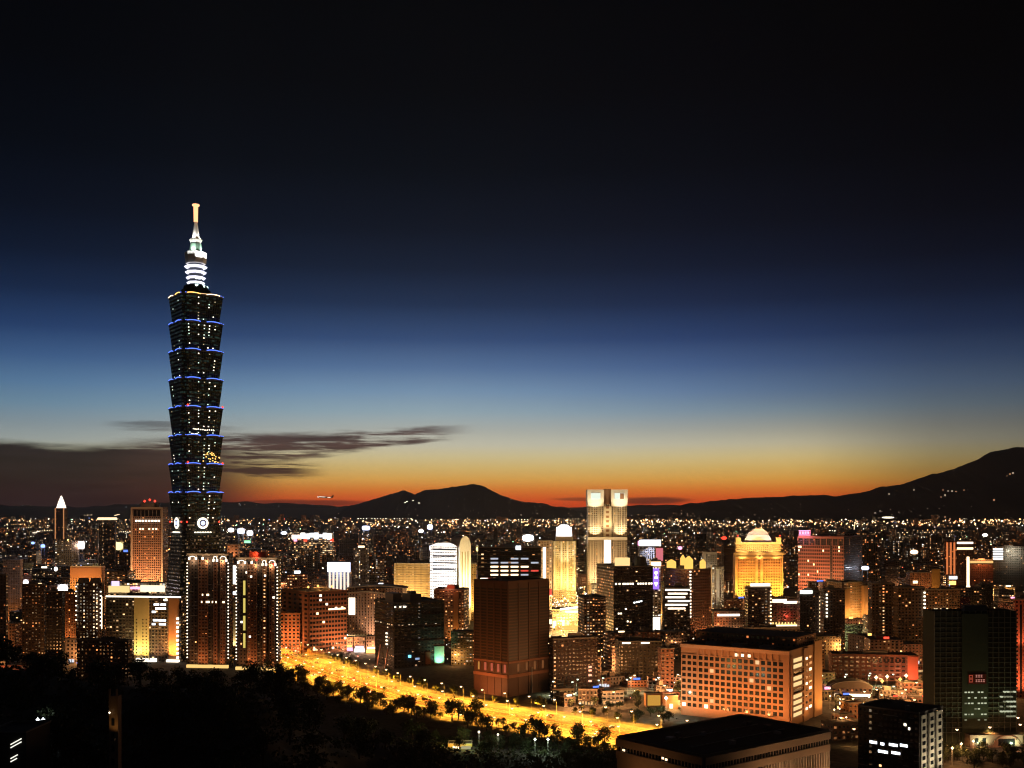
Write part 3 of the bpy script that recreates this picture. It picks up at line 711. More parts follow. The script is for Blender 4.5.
b = B('corner_building', 'small orange-red building with dark window rows at the head of the bright avenue', 'building', 276,300,303,614,1190,84)
b.body(wc=(.40,.17,.09), lit=.02, hue=.3, st=1.5, ww=.5, wh=.45, bay=4.5, fl=4); b.roof(m=ORANGE); b.flood('L', b.dp*.3, 16, 2, 16, 8e4, (1,.38,.12), 130); b.flood('L', b.dp*.8, 16, 2, 16, 8e4, (1,.38,.12), 130)

b = B('apartment_block', 'brown mid-rise with strip windows and lamps glowing on its flat roof', 'apartment block', 282,309,347,593,1180,38)
b.body(wc=(.17,.09,.06), lit=.02, hue=.6, st=2, ww=.05, wh=.05)
b.grid('R', .5, b.w-.5, 3, b.h-1, 12, 13, BRICK, .25, .5, .5, lit=.07, litm=[W_WARM, W_CREAM], cap=70, seed=4); b.grid('L', .5, b.dp-.5, 3, b.h-1, 5, 13, BRICK, .5, .5, .4, cap=20, seed=5); b.roof(m=BRICK)
for u, v in ((.2,.3),(.6,.5),(.75,.2)): mb = MB(); mb.octa(0,0,0,1.5); mb.build('roof_lamp', W_GOLD, b.root, (b.w*u, b.dp*v, b.h+5)); light('POINT', b.root, (b.w*u, b.dp*v, b.h+6.8), 9000, (1,.45,.12), .4)
b.strip('R', b.w*.5, b.w*.95, b.h-19.6, b.h-17.9, W_WARM, 'lit_window', .6); b.flood('R', b.w*.4, 18, 2, 22, 1e5, (1,.42,.15), 120); b.flood('R', b.w*.85, 18, 2, 22, 9e4, (1,.42,.15), 120)

b = B('lantern_tower', 'small white colonnaded tower crowned by a blue-white glowing lamp box', 'tower', 328,350,352,572,1700,86)
b.body(wc=(.2,.18,.17), lit=.2, hue=.5, st=1.5)
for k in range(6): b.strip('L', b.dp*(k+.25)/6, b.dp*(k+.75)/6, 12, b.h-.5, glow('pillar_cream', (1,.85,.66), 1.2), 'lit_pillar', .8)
b.strip('L', -.5, b.dp+.5, b.h, b.h+15, glow('box_blue_white', (.72,.8,1), 3), 'lamp_box', 1.2); light('POINT', b.root, (-14, b.dp*.5, b.h+8), 9e4, (.5,.6,1), 1)
b.roof()

b = B('curved_hall', 'beige hall with sweeping roof slabs and a white glowing entrance, north of the avenue', 'hall', 346,403,407,588,1300,84, vis=622)
b.body(wc=(.36,.24,.18), lit=.12, hue=.6, st=2.2, ww=.35, wh=.5)
for z_, u0, u1 in ((b.h, -.04, .98), (b.h-7, .3, 1.06)):
    mb = MB(); n = 10
    for k in range(n):
        v0, v1 = b.dp*(u0+(u1-u0)*k/n), b.dp*(u0+(u1-u0)*(k+1)/n); za, zb_ = [z_+3*math.sin(math.pi*(k+i_)/n*.9+.2) for i_ in (0,1)]
        pts = [(-3,v0),(b.w+2,v0),(b.w+2,v1),(-3,v1)]
        mb.face([(-3,v1,zb_),(-3,v0,za),(b.w+2,v0,za),(b.w+2,v1,zb_)]); mb.face([(-3,v0,za-1.2),(-3,v1,zb_-1.2),(b.w+2,v1,zb_-1.2),(b.w+2,v0,za-1.2)]); mb.face([(-3,v1,zb_-1.2),(-3,v0,za-1.2),(-3,v0,za),(-3,v1,zb_)])
    mb.build('curved_roof', PALE, b.root)
b.strip('L', b.dp*.84, b.dp*.95, b.h*.5, b.h-12, W_CREAM, 'lit_atrium', .7); b.strip('L', b.dp*.5, b.dp*1.0, 3, 7.5, glow('hall_gold', (1,.72,.3), 1.1), 'lit_entrance', 1.5)
b.flood('L', b.dp*.5, 14, 4, 26, 6e4, (1,.6,.35)); b.flood('L', b.dp*.2, 14, 4, 26, 5e4, (1,.62,.3))

b = B('slab_block', 'gold floodlit slab block with small windows, adjoining the arched white tower', 'building', 394,430,432,564,1600,86)
b.body(wc=(.46,.35,.2), lit=.03, hue=.6, st=1.6, ww=.4, wh=.4, bay=3, fl=3.4); b.roof(m=STONE); b.flood('L', b.dp*.3, 26, 10, 46, 3e5, (1,.6,.2)); b.flood('L', b.dp*.8, 26, 10, 46, 3e5, (1,.65,.25))

# white floodlit tower with a barrel-topped fin
b = B('arched_tower', 'white floodlit tower with barrel-vaulted fin rising on its east end', 'tower', 430,457,470,546,1480,62, vis=592)
b.body(wc=(.72,.7,.66), lit=.02, hue=.8, st=1.6, ww=.75, wh=.3, bay=4, fl=3.6)
def vault(face, u0, u1, z0, out0, out1, m, name, ry=1.0):
    mb = MB(); n = 14; um, r = (u0+u1)/2, (u1-u0)/2
    ring = lambda o: [b.P(face, u0, z0, o), b.P(face, u1, z0, o)] if False else None
    outer = [(um-r*math.cos(math.pi*k/n), z0+r*ry*math.sin(math.pi*k/n)) for k in range(n+1)]
    A = [b.P(face, u, z_, out1) for u, z_ in outer]; Bk = [b.P(face, u, z_, out0) for u, z_ in outer]
    mb.face(A); mb.face(Bk[::-1])
    for k in range(n): mb.face([A[k], Bk[k], Bk[k+1], A[k+1]])
    mb.face([A[0], A[-1], Bk[-1], Bk[0]])
    return mb.build(name, m, b.root)
wr = b.w; b.strip('R', wr*.05, wr*.92, 6, b.h-2, WHITE, 'fin', 3.0); vault('R', wr*.05, wr*.92, b.h-1.99, -b.dp*.3, 3.0, WHITE, 'vault')
for k in range(3): b.strip('R', wr*(.22+.22*k), wr*(.28+.22*k), 34, b.h-8, mat('yellow_glass', (.35,.27,.1), .4), 'slot_window', 3.3)
vault('L', b.dp*.04, b.dp*.92, b.h, -12, 0, WHITE, 'rounded_top', .22)
for k in range(4): b.strip('L', b.dp*.05, b.dp*.9, b.h-6-k*9, b.h-4.6-k*9, GLASS, 'strip_window', .2)
for u in (.25,.75): b.flood('L', b.dp*u, 20, 8, 60, 1.3e6, (1,.95,.9), 100)
b.flood('L', b.dp*.5, 16, 50, b.h, 5e5, (1,.93,.88), 110, False)
b.flood('R', wr*.4, 22, 8, 60, 9e5, (1,.88,.5), 90); b.flood('R', wr*.5, 14, 44, b.h+6, 1.2e5, (1,.78,.35), 90, False)
b = B('slab_block', 'narrow gold-lit block showing past the east end of the arched white tower', 'building', 462,462,476,564,1560,0, dep=20)
b.body(wc=(.5,.36,.16), lit=.1, hue=.5, st=1.5); b.roof(); b.flood('R', b.w*.5, 20, 8, 40, 3e5, (1,.6,.18))

b = B('dark_hall', 'bulky unlit hall with stepped roof boxes, green-lit corner and slanting props beside the avenue', 'hall', 375,394,444,603,1075,28, vis=655)
b.body(wc=(.045,.04,.038), lit=.008, hue=.8, st=2, ww=.5, wh=.3)
b.roof(1.0, machine=False, m=DARKMETAL)
for x0, x1, y0, y1, hh in ((.02,.18,.1,.5,9),(.4,.62,.2,.6,7),(.46,.56,.3,.5,9.5)): mb = MB(); mb.box(b.w*x0, b.w*x1, b.dp*y0, b.dp*y1, b.h, b.h+hh); mb.build('roof_box', DARKMETAL, b.root)
for k in range(1, 5): b.strip('R', 0, b.w, k*b.h/5-.25, k*b.h/5+.25, DARKMETAL, 'cladding_rail', .4)
b.strip('R', b.w*.80, b.w*1.0, 2, 19, mat('green_glass_wall', (.25,.42,.33), .5), 'green_wall', .6); b.flood('R', b.w*.9, 6, 1.5, 12, 2.6e4, (.35,1,.6), 120)
b.strip('R', b.w*.62, b.w*.72, 2, 14, BRICK, 'entrance_wall', .6)
b.dots('R', [b.w*.30], [11], 2.2, glow('cyan_sign', (.2,.75,1), 2), 'wall_sign', .1); b.strip('R', b.w*.42, b.w*.5, 7, 9, glow('blue_grey_sign', (.35,.5,.8), .8), 'wall_sign', .3)
b.dots('L', [b.dp*.35], [22+3.6*k for k in range(4)], 1.3, W_CREAM, 'lit_window', .05); b.dots('R', [b.w*.02, b.w*.12, b.w*.19, b.w*.22], [b.h-4], 1.2, W_CREAM, 'lit_window', .05)
for u in (.2,.62): mb = MB(); mb.tube((-7, b.dp*u-4, 0), (-1, b.dp*u+2, 20), .7, .7, 8); mb.build('slanting_prop', mat('red_steel', (.5,.25,.18), .6), b.root); light('POINT', b.root, (-9, b.dp*u, 8), 5000, (1,.45,.2), .3)

b = B('apartment_block', 'apartment block with rows of warm windows and one orange lit stair strip', 'apartment block', 434,464,469,590,1240,80, vis=632)
b.body(wc=(.24,.13,.09), lit=.33, hue=.45, st=2.0, bay=3.2, fl=3.3); b.strip('L', b.dp*.18, b.dp*.34, 5, b.h-2, ORANGE, 'stair_strip', .8); b.flood('L', b.dp*.26, 7, 3, 24, 5e4, (1,.45,.1)); b.roof(); mb = MB(); mb.box(b.w*.2, b.w*.7, b.dp*.35, b.dp*.6, b.h+.1, b.h+5); mb.build('penthouse', mat('red_render', (.35,.1,.06), .8), b.root); light('POINT', b.root, (-4, b.dp*.5, b.h+4), 4000, (1,.3,.15), .3)

# dark granite tower on the avenue and the striped building behind it
b = B('office_block', 'glass office block with broken bands of lit floors, rising behind the dark granite tower', 'office building', 478,478,541,548,1260,0, dep=30, vis=583)
b.body(wc=(.035,.03,.035), lit=.05, hue=.6, st=1.2, ww=.8, wh=.5, bay=3.5, fl=4.6)
q = random.Random(5)
for j in range(13):
    z_ = b.h-3-4.6*j; b.strip('R', .2, b.w-.2, z_+1.2, z_+1.7, DARKMETAL, 'floor_edge', .5)
    for k in range(6):
        u0 = b.w*(.04+.16*k); pr = .25+.1*k/2 + (.45 if j in (7,8,9) else 0)
        if q.random() < pr+.16 and j > 1: b.strip('R', u0, u0+b.w*.12, z_-1.0, z_+.9, q.choice([W_CREAM, W_WARM, W_WARM, glow('dim_white', (.8,.85,1), .6), glow('red_band', (1,.1,.07), .8)] if j > 3 else [glow('dim_white', (.8,.85,1), .6)]), 'lit_floor', .15)
b.strip('R', b.w*.16, b.w*.46, b.h-37, b.h-34.4, glow('red_band', (1,.1,.07), .8), 'red_sign', .3); b.roof()
b.strip('R', b.w*.60, b.w*.68, b.h-2, b.h+2.5, W_COOL, 'roof_lamp', .8)
b = B('slim_block', 'slim cream-lit block with red canopy lamps beside the banded glass office', 'building', 538,538,552,541,1420,0, dep=22, vis=585)
b.body(wc=(.4,.3,.22), lit=.3, hue=.6, st=1.8); b.strip('R', b.w*.35, b.w*.55, 20, b.h-8, W_CREAM, 'lit_strip', .5); b.strip('R', 0, b.w, 47, 54, glow('canopy_red', (1,.12,.08), .9), 'red_sign', .8); b.roof(); b.flood('R', b.w*.5, 16, 30, 80, 8e4, (1,.7,.4))

b = B('granite_tower', 'massive dark brown granite tower with small red slit windows near its base', 'tower', 474,508,549,583,905,47, vis=690)
b.body(wc=(.07,.035,.022), lit=.0, hue=.5, st=1, ww=.5, wh=.5, mats=[DKBRICK, ROOF])
for j in range(24): 
    z_ = 30+j*(b.h-34)/24
    for f_, L in (('L', b.dp), ('R', b.w)): b.strip(f_, .4, L-.4, z_, z_+1.5, mat('tinted_strip_glass', (.02,.014,.012), .35), 'strip_window', .06)
for f_, L, us in (('L', b.dp, (0,.2,.4,.6,.8,1)), ('R', b.w, (0,.25,.5,.75,1))):
    for u in us: b.strip(f_, max(0,L*u-.7), min(L,L*u+.7), 0, b.h-.5, DKBRICK, 'pier', .5)
    for z0_, z1_ in ((15.5,18),(27.5,29)): b.strip(f_, 0, L, z0_, z1_, mat('brown_stone_band', (.22,.1,.06), .8), 'string_course', .8)
    for k in range(5 if f_=='L' else 4):
        u = L*(.06+.19*k) if f_=='L' else L*(.22+.2*k)
        b.strip(f_, u, u+1.8, 20, 26.5, (glow('slit_red', (1,.22,.12), .45) if k < 4 or f_=='R' and k>1 else glow('slit_amber', (1,.45,.1), .5)) if f_=='L' else glow('slit_dim', (.8,.3,.1), .22), 'slit_window', .62)
b.roof(1.6, m=DKBRICK); b.dots('R', [b.w*.99], [40], .5, W_WARM, 'lit_window', .02)
b.flood('L', b.dp*.5, 24, 2, 18, 9e4, (1,.33,.1), 130)
b.strip('R', b.w*.55, b.w*.56, 0, 22, STEEL, 'flue', 1.2)

b = B('podium', 'broad low granite podium adjoining the dark granite tower', 'building', 549,553,598,640,930,20)
b.body(wc=(.06,.035,.03), lit=.02, hue=.5, st=1.6); b.roof(); b.dots('R', [b.w*.8, b.w*.83], [20,17,13,8], 1.3, glow('lamp_rose', (1,.4,.25), 2), 'wall_lamp', .1)

# gold tower, twin-top tower
b = B('gold_tower', 'slender gold-lit tower with a bright white domed crown', 'tower', 553,553,576,541,1900,0, dep=40, vis=588)
b.body(wc=(.5,.4,.22), lit=.32, hue=.55, st=1.7, ww=.65, wh=.5, bay=3.2, fl=3.6)
for u in (.08,.36,.64,.92): b.strip('R', b.w*u-1, b.w*u+1, 20, b.h, PALE, 'pilaster', .8)
mb = MB(); cxx = b.w/2
mb.box(cxx-15, cxx+15, 4, 34, b.h, b.h+8); mb.build('crown_base', PALE, b.root)
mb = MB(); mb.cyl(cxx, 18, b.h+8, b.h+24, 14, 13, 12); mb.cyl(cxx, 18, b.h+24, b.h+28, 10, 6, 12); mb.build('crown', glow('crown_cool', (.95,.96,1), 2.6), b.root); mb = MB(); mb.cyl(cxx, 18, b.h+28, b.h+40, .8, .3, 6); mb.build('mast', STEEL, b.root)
for u in (.2,.8): b.flood('R', b.w*u, 18, 12, 70, 3.2e5, (1,.7,.25)); 
b.flood('R', b.w*.5, 12, 62, b.h+8, 1e5, (1,.85,.5), 100, False)

b = B('twin_top_tower', 'tall pale tower with two boxy illuminated heads joined by a lit central shaft', 'tower', 588,588,627,504,1900,0, dep=34, vis=575)
L = b.w; zt = b.h
b.body(wc=(.4,.33,.25), lit=.05, hue=.6, st=1.2, ww=.6, wh=.55, bay=3.4, fl=3.7)
for u0, u1 in ((-.01,.40),(.60,1.01)):
    mb = MB(); mb.box(L*u0, L*u1, -.8, b.dp+.5, zt-4, zt+2.5); mb.build('head_floor', PALE, b.root)
    mb = MB(); mb.box(L*u0-.5, L*u1+.5, -1.2, b.dp+.8, zt+2.6, zt+25); hd = mb.build('head', PALE, b.root)
    mb = MB(); mb.box(L*(u0+.08), L*(u1-.08), -1.5, -1.1, zt+8, zt+19); mb.build('head_panel', glow('panel_soft', (.9,1,.84), 1.0), hd)
    if u0 > .5: mb = MB(); mb.box(L*.82, L*.92, -1.7, -1.4, zt+8.5, zt+18.5); mb.build('head_opening', mat('brown_panel', (.2,.1,.05), .7), hd)
mb = MB(); mb.box(L*.41, L*.59, -.5, 8, 10, zt-4.5); mb.build('shaft', PALE, b.root)
mb = MB(); mb.box(L*.405, L*.595, 4, 10, zt-4.4, zt+26); mb.build('shaft_top', mat('brown_panel', (.2,.1,.05), .7), b.root)
b.strip('R', L*.415, L*.585, zt-108, zt-62, glow('shaft_white', (1,.97,.88), 1.6), 'light_shaft', 1.1)
for k in range(8): b.strip('R', L*.46, L*.54, zt-56+k*8, zt-52+k*8, mat('brown_panel', (.2,.1,.05), .7), 'shaft_panel', .7)
b.strip('R', -.3, L+.3, zt-62, zt-57, WHITE, 'belt', 1.6)
for k in range(7):
    for s0 in (0, .60): u = L*(s0+.4*k/6); b.strip('R', max(.1,u-.45), min(L-.1,u+.45), 12, zt-4.1, STONE, 'mullion_fin', .9)
for u in (.18,.82):
    b.flood('R', L*u, 20, 20, 70, 4.2e5, (1,.66,.34), 90); b.flood('R', L*u, 9, zt-56, zt-20, 1.6e5, (1,.74,.4), 120, False); b.flood('R', L*u, 16, zt-10, zt+16, 8e4, (1,.86,.6), 100, False)
b.flood('R', L*.5, 14, zt-50, zt, 1e5, (1,.72,.3), 90, False)

b = B('mall', 'low shopping hall with brilliantly lit gold and white front, below the gold tower', 'shopping hall', 547,547,599,610,1420,0, dep=30, vis=626)
b.body(wc=(.5,.36,.2), lit=.6, hue=.5, st=2, ww=.75, wh=.55, bay=4, fl=4)
q = random.Random(6)
for k in range(11):
    u0 = b.w*(.02+.09*k); z_ = q.uniform(3,11); b.strip('R', u0, u0+b.w*q.uniform(.04,.085), z_, z_+q.uniform(3,9), q.choice([glow('mall_cream', (1,.84,.5), 1.5), glow('mall_gold', (1,.6,.14), 1.1), W_WARM, glow('mall_orange', (1,.4,.08), .8)]), 'lit_front', q.uniform(.6,2))
mb = MB(); mb.tube((b.w*.25,-2,b.h+1),(b.w*.95,-6,b.h+7),1.3,1.3,8); mb.build('slanting_roof_light', W_CREAM, b.root); b.strip('R', b.w*.35, b.w*.8, b.h-3, b.h-1, W_CREAM, 'roof_sign', .8); b.strip('R', b.w*.15, b.w*.8, 2, 7, glow('mall_gold', (1,.6,.14), 1.1), 'shop_front', 1.8); b.roof()
light('POINT', b.root, (b.w*.3, -26, 12), 4e5, (1,.6,.18), 2); light('POINT', b.root, (b.w*.8, -30, 12), 4e5, (1,.7,.35), 2); light('POINT', b.root, (b.w*.5, -60, 14), 3e5, (1,.55,.16), 2)
b = B('white_house', 'small white floodlit house with pink signs beside the shopping hall', 'building', 592,592,612,585,1560,0, dep=18, vis=600)
b.body(wc=(.65,.6,.5), lit=.4, hue=.8, st=2); b.roof(); b.strip('R', b.w*.2, b.w*.9, 12, 20, W_COOL, 'wall_sign', .6); b.flood('R', b.w*.4, 16, 3, 30, 1.2e5, (1,.8,.5))

b = B('dark_tower', 'broad dark office tower with one row of white windows and a side of dots', 'office tower', 597,614,653,567,1230,12, vis=632)
b.body(wc=(.045,.03,.025), lit=.02, hue=.75, st=2.6, colp=.0, bay=3.4, fl=3.6)
mb = MB(); fac(mb, (.22,.13,.1), .38, .4, 1.6, .05, .55, .5, 3.4, 3.4); b.slab(mb, 'L', .2, b.dp-.2, 2, b.h-4, .03, .6, 0, 1); mb.build('side_wall', [FAC, ROOF], b.root)
for k in (.03,.12,.22,.27,.33,.40,.46,.60,.66,.73,.80,.88,.94): b.strip('R', b.w*k, b.w*k+1.9, b.h-20, b.h-18, W_CREAM, 'lit_window', .15)
for k in (.5,.56,.62,.68): b.strip('R', b.w*k, b.w*k+1.8, b.h-41+8*(k-.5), b.h-39.4+8*(k-.5), W_COOL, 'lit_window', .15)
for u, z_ in ((.1,53),(.16,53),(.33,62),(.05,70),(.28,48)): b.strip('R', b.w*u, b.w*u+1.8, b.h-z_, b.h-z_+1.7, W_CREAM, 'lit_window', .15)
b.roof(); mb = MB(); mb.box(b.w*.1, b.w*.42, 2, 12, b.h+.1, b.h+10); mb.build('lit_penthouse', glow('penthouse_amber', (1,.68,.28), 1.2), b.root); mb = MB(); mb.cyl(b.w*.75, 10, b.h, b.h+11, 8, 6, 10); mb.build('roof_drum', DARKMETAL, b.root)
b = B('stepped_wing', 'lower wing covered in small warm windows at the foot of the broad dark office tower', 'building', 578,584,606,598,1190,8, vis=632)
b.body(wc=(.2,.12,.08), lit=.42, hue=.45, st=1.6, bay=3, fl=3.2); b.roof()

b = B('gold_crowned_tower', 'brown apartment tower crowned by glowing gold roof lanterns with one string of white lamps', 'apartment tower', 664,687,711,570,1300,30, vis=622)
b.body(wc=(.2,.09,.055), lit=.035, hue=.5, st=2, colp=.0, bay=3.2, fl=3.4)
b.roof(); b.dots('R', [b.w*.12], [b.h-2-3.8*k for k in range(15)], 1.4, W_CREAM)
for fx, fy, w_, hh in ((.10,.05,.2,16),(.05,.75,.22,11),(.72,.08,.14,12),(.3,.5,.12,17)):
    mb = MB(); x, y = b.w*fx, b.dp*fy; a_ = b.w*w_; mb.box(x, x+a_, y, y+a_, b.h+.1, b.h+hh*.75); o_ = [(x,y),(x+a_,y),(x+a_,y+a_),(x,y+a_)]; mb.prism(o_, [(x+a_/2+(p[0]-x-a_/2)*.2, y+a_/2+(p[1]-y-a_/2)*.2) for p in o_], b.h+hh*.75, b.h+hh); mb.build('roof_lantern', glow('lantern_gold', (1,.58,.12), 1.25), b.root)
b.flood('L', b.dp*.5, 10, 2, 20, 3e4, (1,.45,.15)); b.flood('R', b.w*.6, 10, 2, 20, 3e4, (1,.45,.15))
light('POINT', b.root, (-5, -5, b.h+6), 8000, (1,.5,.15), .5)
b = B('lit_office', 'office with bright white bands of lit floors at the foot of the gold-crowned tower', 'office building', 664,664,690,588,1240,0, dep=14, vis=618)
b.body(wc=(.15,.12,.1), lit=.2, hue=.7, st=1.5)
for j in range(6): b.strip('R', b.w*(.05+.1*(j%2)), b.w*(.98-.08*(j%3)), b.h-3-4.2*j, b.h-1.2-4.2*j, W_CREAM, 'lit_floor', .2)
b.roof()
b = B('sign_building', 'narrow white building carrying a vertical violet sign', 'building', 651,651,661,561,1330,0, dep=14, vis=608)
b.body(wc=(.6,.56,.5), lit=.3, hue=.9, st=2, ww=.6); b.roof(); mb = MB(); b.strip('R', b.w*.2, b.w*.8, b.h-34, b.h-9, glow('sign_violet', (.32,.16,1), 1.4), 'vertical_sign', .8)
for k, z_ in enumerate((b.h-14, b.h-20, b.h-27)): b.strip('R', b.w*.34, b.w*.66, z_-1, z_+1, W_COOL, 'sign_stroke', 1.0)
for k, z_ in enumerate((b.h-14, b.h-27)): b.strip('R', b.w*.46, b.w*.54, z_-3.4, z_+1.6, W_COOL, 'sign_stroke', 1.1)
b.strip('R', 0, b.w, b.h-6, b.h-1, W_WARM, 'light_band', .6); b.strip('R', b.w*.1, b.w*.9, 8, 26, W_CREAM, 'lit_front', .5)
b = B('glowing_block', 'pale gridded block with blue-white and pink lamps blazing on its roof', 'building', 640,640,661,546,2000,0, dep=30, vis=556)
b.body(wc=(.45,.42,.42), lit=.3, hue=.8, st=1, ww=.7, wh=.6); mb = MB(); mb.box(0, b.w, 2, 8, b.h+.1, b.h+11); mb.build('roof_light_box', glow('box_white', (.9,.92,1), 3.2), b.root); mb = MB(); mb.box(-3, 0, 2, 8, b.h+1, b.h+9); mb.build('pink_lamp', W_PINK, b.root); b.flood('R', b.w*.5, 12, b.h-3, b.h-22, 6e4, (.7,.75,1), 130, False)
b = B('red_sign_tower', 'thin block with a red glowing top beside the blue-white lamp block', 'building', 656,656,663,547,1900,0, dep=14, vis=560)
b.body(wc=(.3,.12,.1), lit=.3, hue=.2, st=1.4); b.strip('R', 0, b.w, b.h-24, b.h-2, glow('sign_rose', (1,.25,.3), .7), 'red_sign', .5)

# gold floodlit hotel with stepped crown
b = B('gold_hotel', 'grand hotel floodlit gold and orange with a stepped cornice and pale pyramid roof', 'hotel', 733,735,783,553,1850,3, dep=None, vis=600)
L = b.w; D_ = min(b.dp, 36); b.dp = D_
mb = MB(); fac(mb, (.55,.36,.18), .02, .5, 1.6, .0, .5, .5, 4.2, 4.9); mb.box(0, L, 0, D_, 0, b.h, 0, 1); mb.build('wall', [FAC, ROOF], b.root)
gm = mat('hotel_stone', (.6,.46,.27), .8)
for u in (.0,.44,.54,.97): b.strip('R', L*u, L*u+L*.03, 4, b.h-3.5, gm, 'pilaster', 1.2)
b.strip('R', -1.5, L+1.5, b.h-3.4, b.h+.6, gm, 'cornice', 3.0); b.strip('R', -.6, L+.6, b.h-8.5, b.h-6, gm, 'string_course', 1.6)
mb = MB(); fac(mb, (.5,.33,.17), .12, .4, 1.6, .0, .5, .5, 3.5, 3.8); mb.box(L*.03, L*.97, 3, D_-3, b.h+.6, b.h+15, 0, 1); mb.build('upper_storey', [FAC, ROOF], b.root)
mb = MB(); mb.box(L*.02, L*.98, 2, D_-2, b.h+15, b.h+18); mb.build('upper_cornice', gm, b.root)
for u in (.08,.92): mb = MB(); mb.box(L*u-4, L*u+4, 1.5, 9.5, b.h+18.01, b.h+26); t_ = mb.build('corner_pavilion', gm, b.root)
mb = MB(); o_ = [(L*.22,4),(L*.78,4),(L*.78,D_-4),(L*.22,D_-4)]; m1 = [(L*.30,8),(L*.70,8),(L*.70,D_-8),(L*.30,D_-8)]; m2 = [(L*.42,14),(L*.58,14),(L*.58,D_-14),(L*.42,D_-14)]
mb.prism(o_, o_, b.h+18.01, b.h+22); mb.prism(o_, m1, b.h+22, b.h+34); mb.prism(m1, m2, b.h+34, b.h+41); mb.build('pyramid_roof', mat('pale_roof_tile', (.66,.62,.56), .7), b.root)
mb = MB(); mb.cyl(L*.5, D_/2, b.h+41, b.h+49, .7, .3, 6); mb.build('mast', STEEL, b.root)
for u in (.12,.35,.65,.88): b.flood('R', L*u, 13, 10, 30, 2.4e5, (1,.66,.1), 100)
for u in (.15,.5,.85): b.flood('R', L*u, 15, b.h*.5, b.h, 7e4, (1,.22,.06), 120, False); b.flood('R', L*u, 5, b.h-10, b.h, 1.6e4, (1,.7,.22), 150, False)
for u in (.2,.5,.8): b.flood('R', L*u, 8, b.h+1, b.h+12, 1.8e5, (1,.66,.2), 140, False)
for u in (.3,.7): b.flood('R', L*u, 6, b.h+19, b.h+34, 2.2e5, (1,.9,.78), 120, False)
for u in (.06,.94): mb = MB(); mb.octa(0,0,0,1.6); mb.build('corner_lamp', W_RED, b.root, (L*u, 1, b.h+29))

b = B('red_slab', 'long red-brown gridded slab with a pink neon sign on its roof corner', 'office building', 798,844,862,537,1750,52, vis=583)
b.body(wc=(.05,.04,.035), lit=.03, hue=.3, st=1.2)
rg = mat('red_grid_concrete', (.36,.17,.12), .85); L = b.dp
b.grid('L', L*.30, L-.3, 22, b.h-14, 17, 14, rg, .3, .42, .7, lit=.05, litm=[W_WARM], cap=20, seed=8); b.grid('L', .3, L*.24, 22, b.h-14, 6, 14, rg, .3, .42, .7, lit=.04, litm=[W_WARM], cap=10, seed=9)
b.strip('L', 0, L, b.h-3, b.h+.5, rg, 'cornice', 1.0)
for k in range(9): b.strip('L', L*k/8-.5 if k else 0, L*k/8+.5 if k < 8 else L, b.h-13.9, b.h-3.1, rg, 'pier', .7)
b.roof(m=rg, machine=True)
mb = MB(); mb.box(-.5, .5, L*.72, L*.98, b.h+1.4, b.h+10); sg = mb.build('roof_sign', mat('sign_back', (.5,.25,.3), .6), b.root)
mb = MB()
for z_ in (b.h+2, b.h+9.2): mb.box(-1.1,-.5, L*.72, L*.98, z_, z_+.9)
for k in range(4): mb.box(-1.1,-.5, L*(.75+.06*k), L*(.785+.06*k), b.h+4, b.h+8)
mb.build('sign_neon', W_PINK, sg); light('POINT', b.root, (-6, L*.85, b.h+6), 3e4, (1,.35,.6), .6)
for u in (.15,.5,.85): b.flood('L', L*u, 26, 12, 60, 2.6e5, (1,.38,.17), 110)

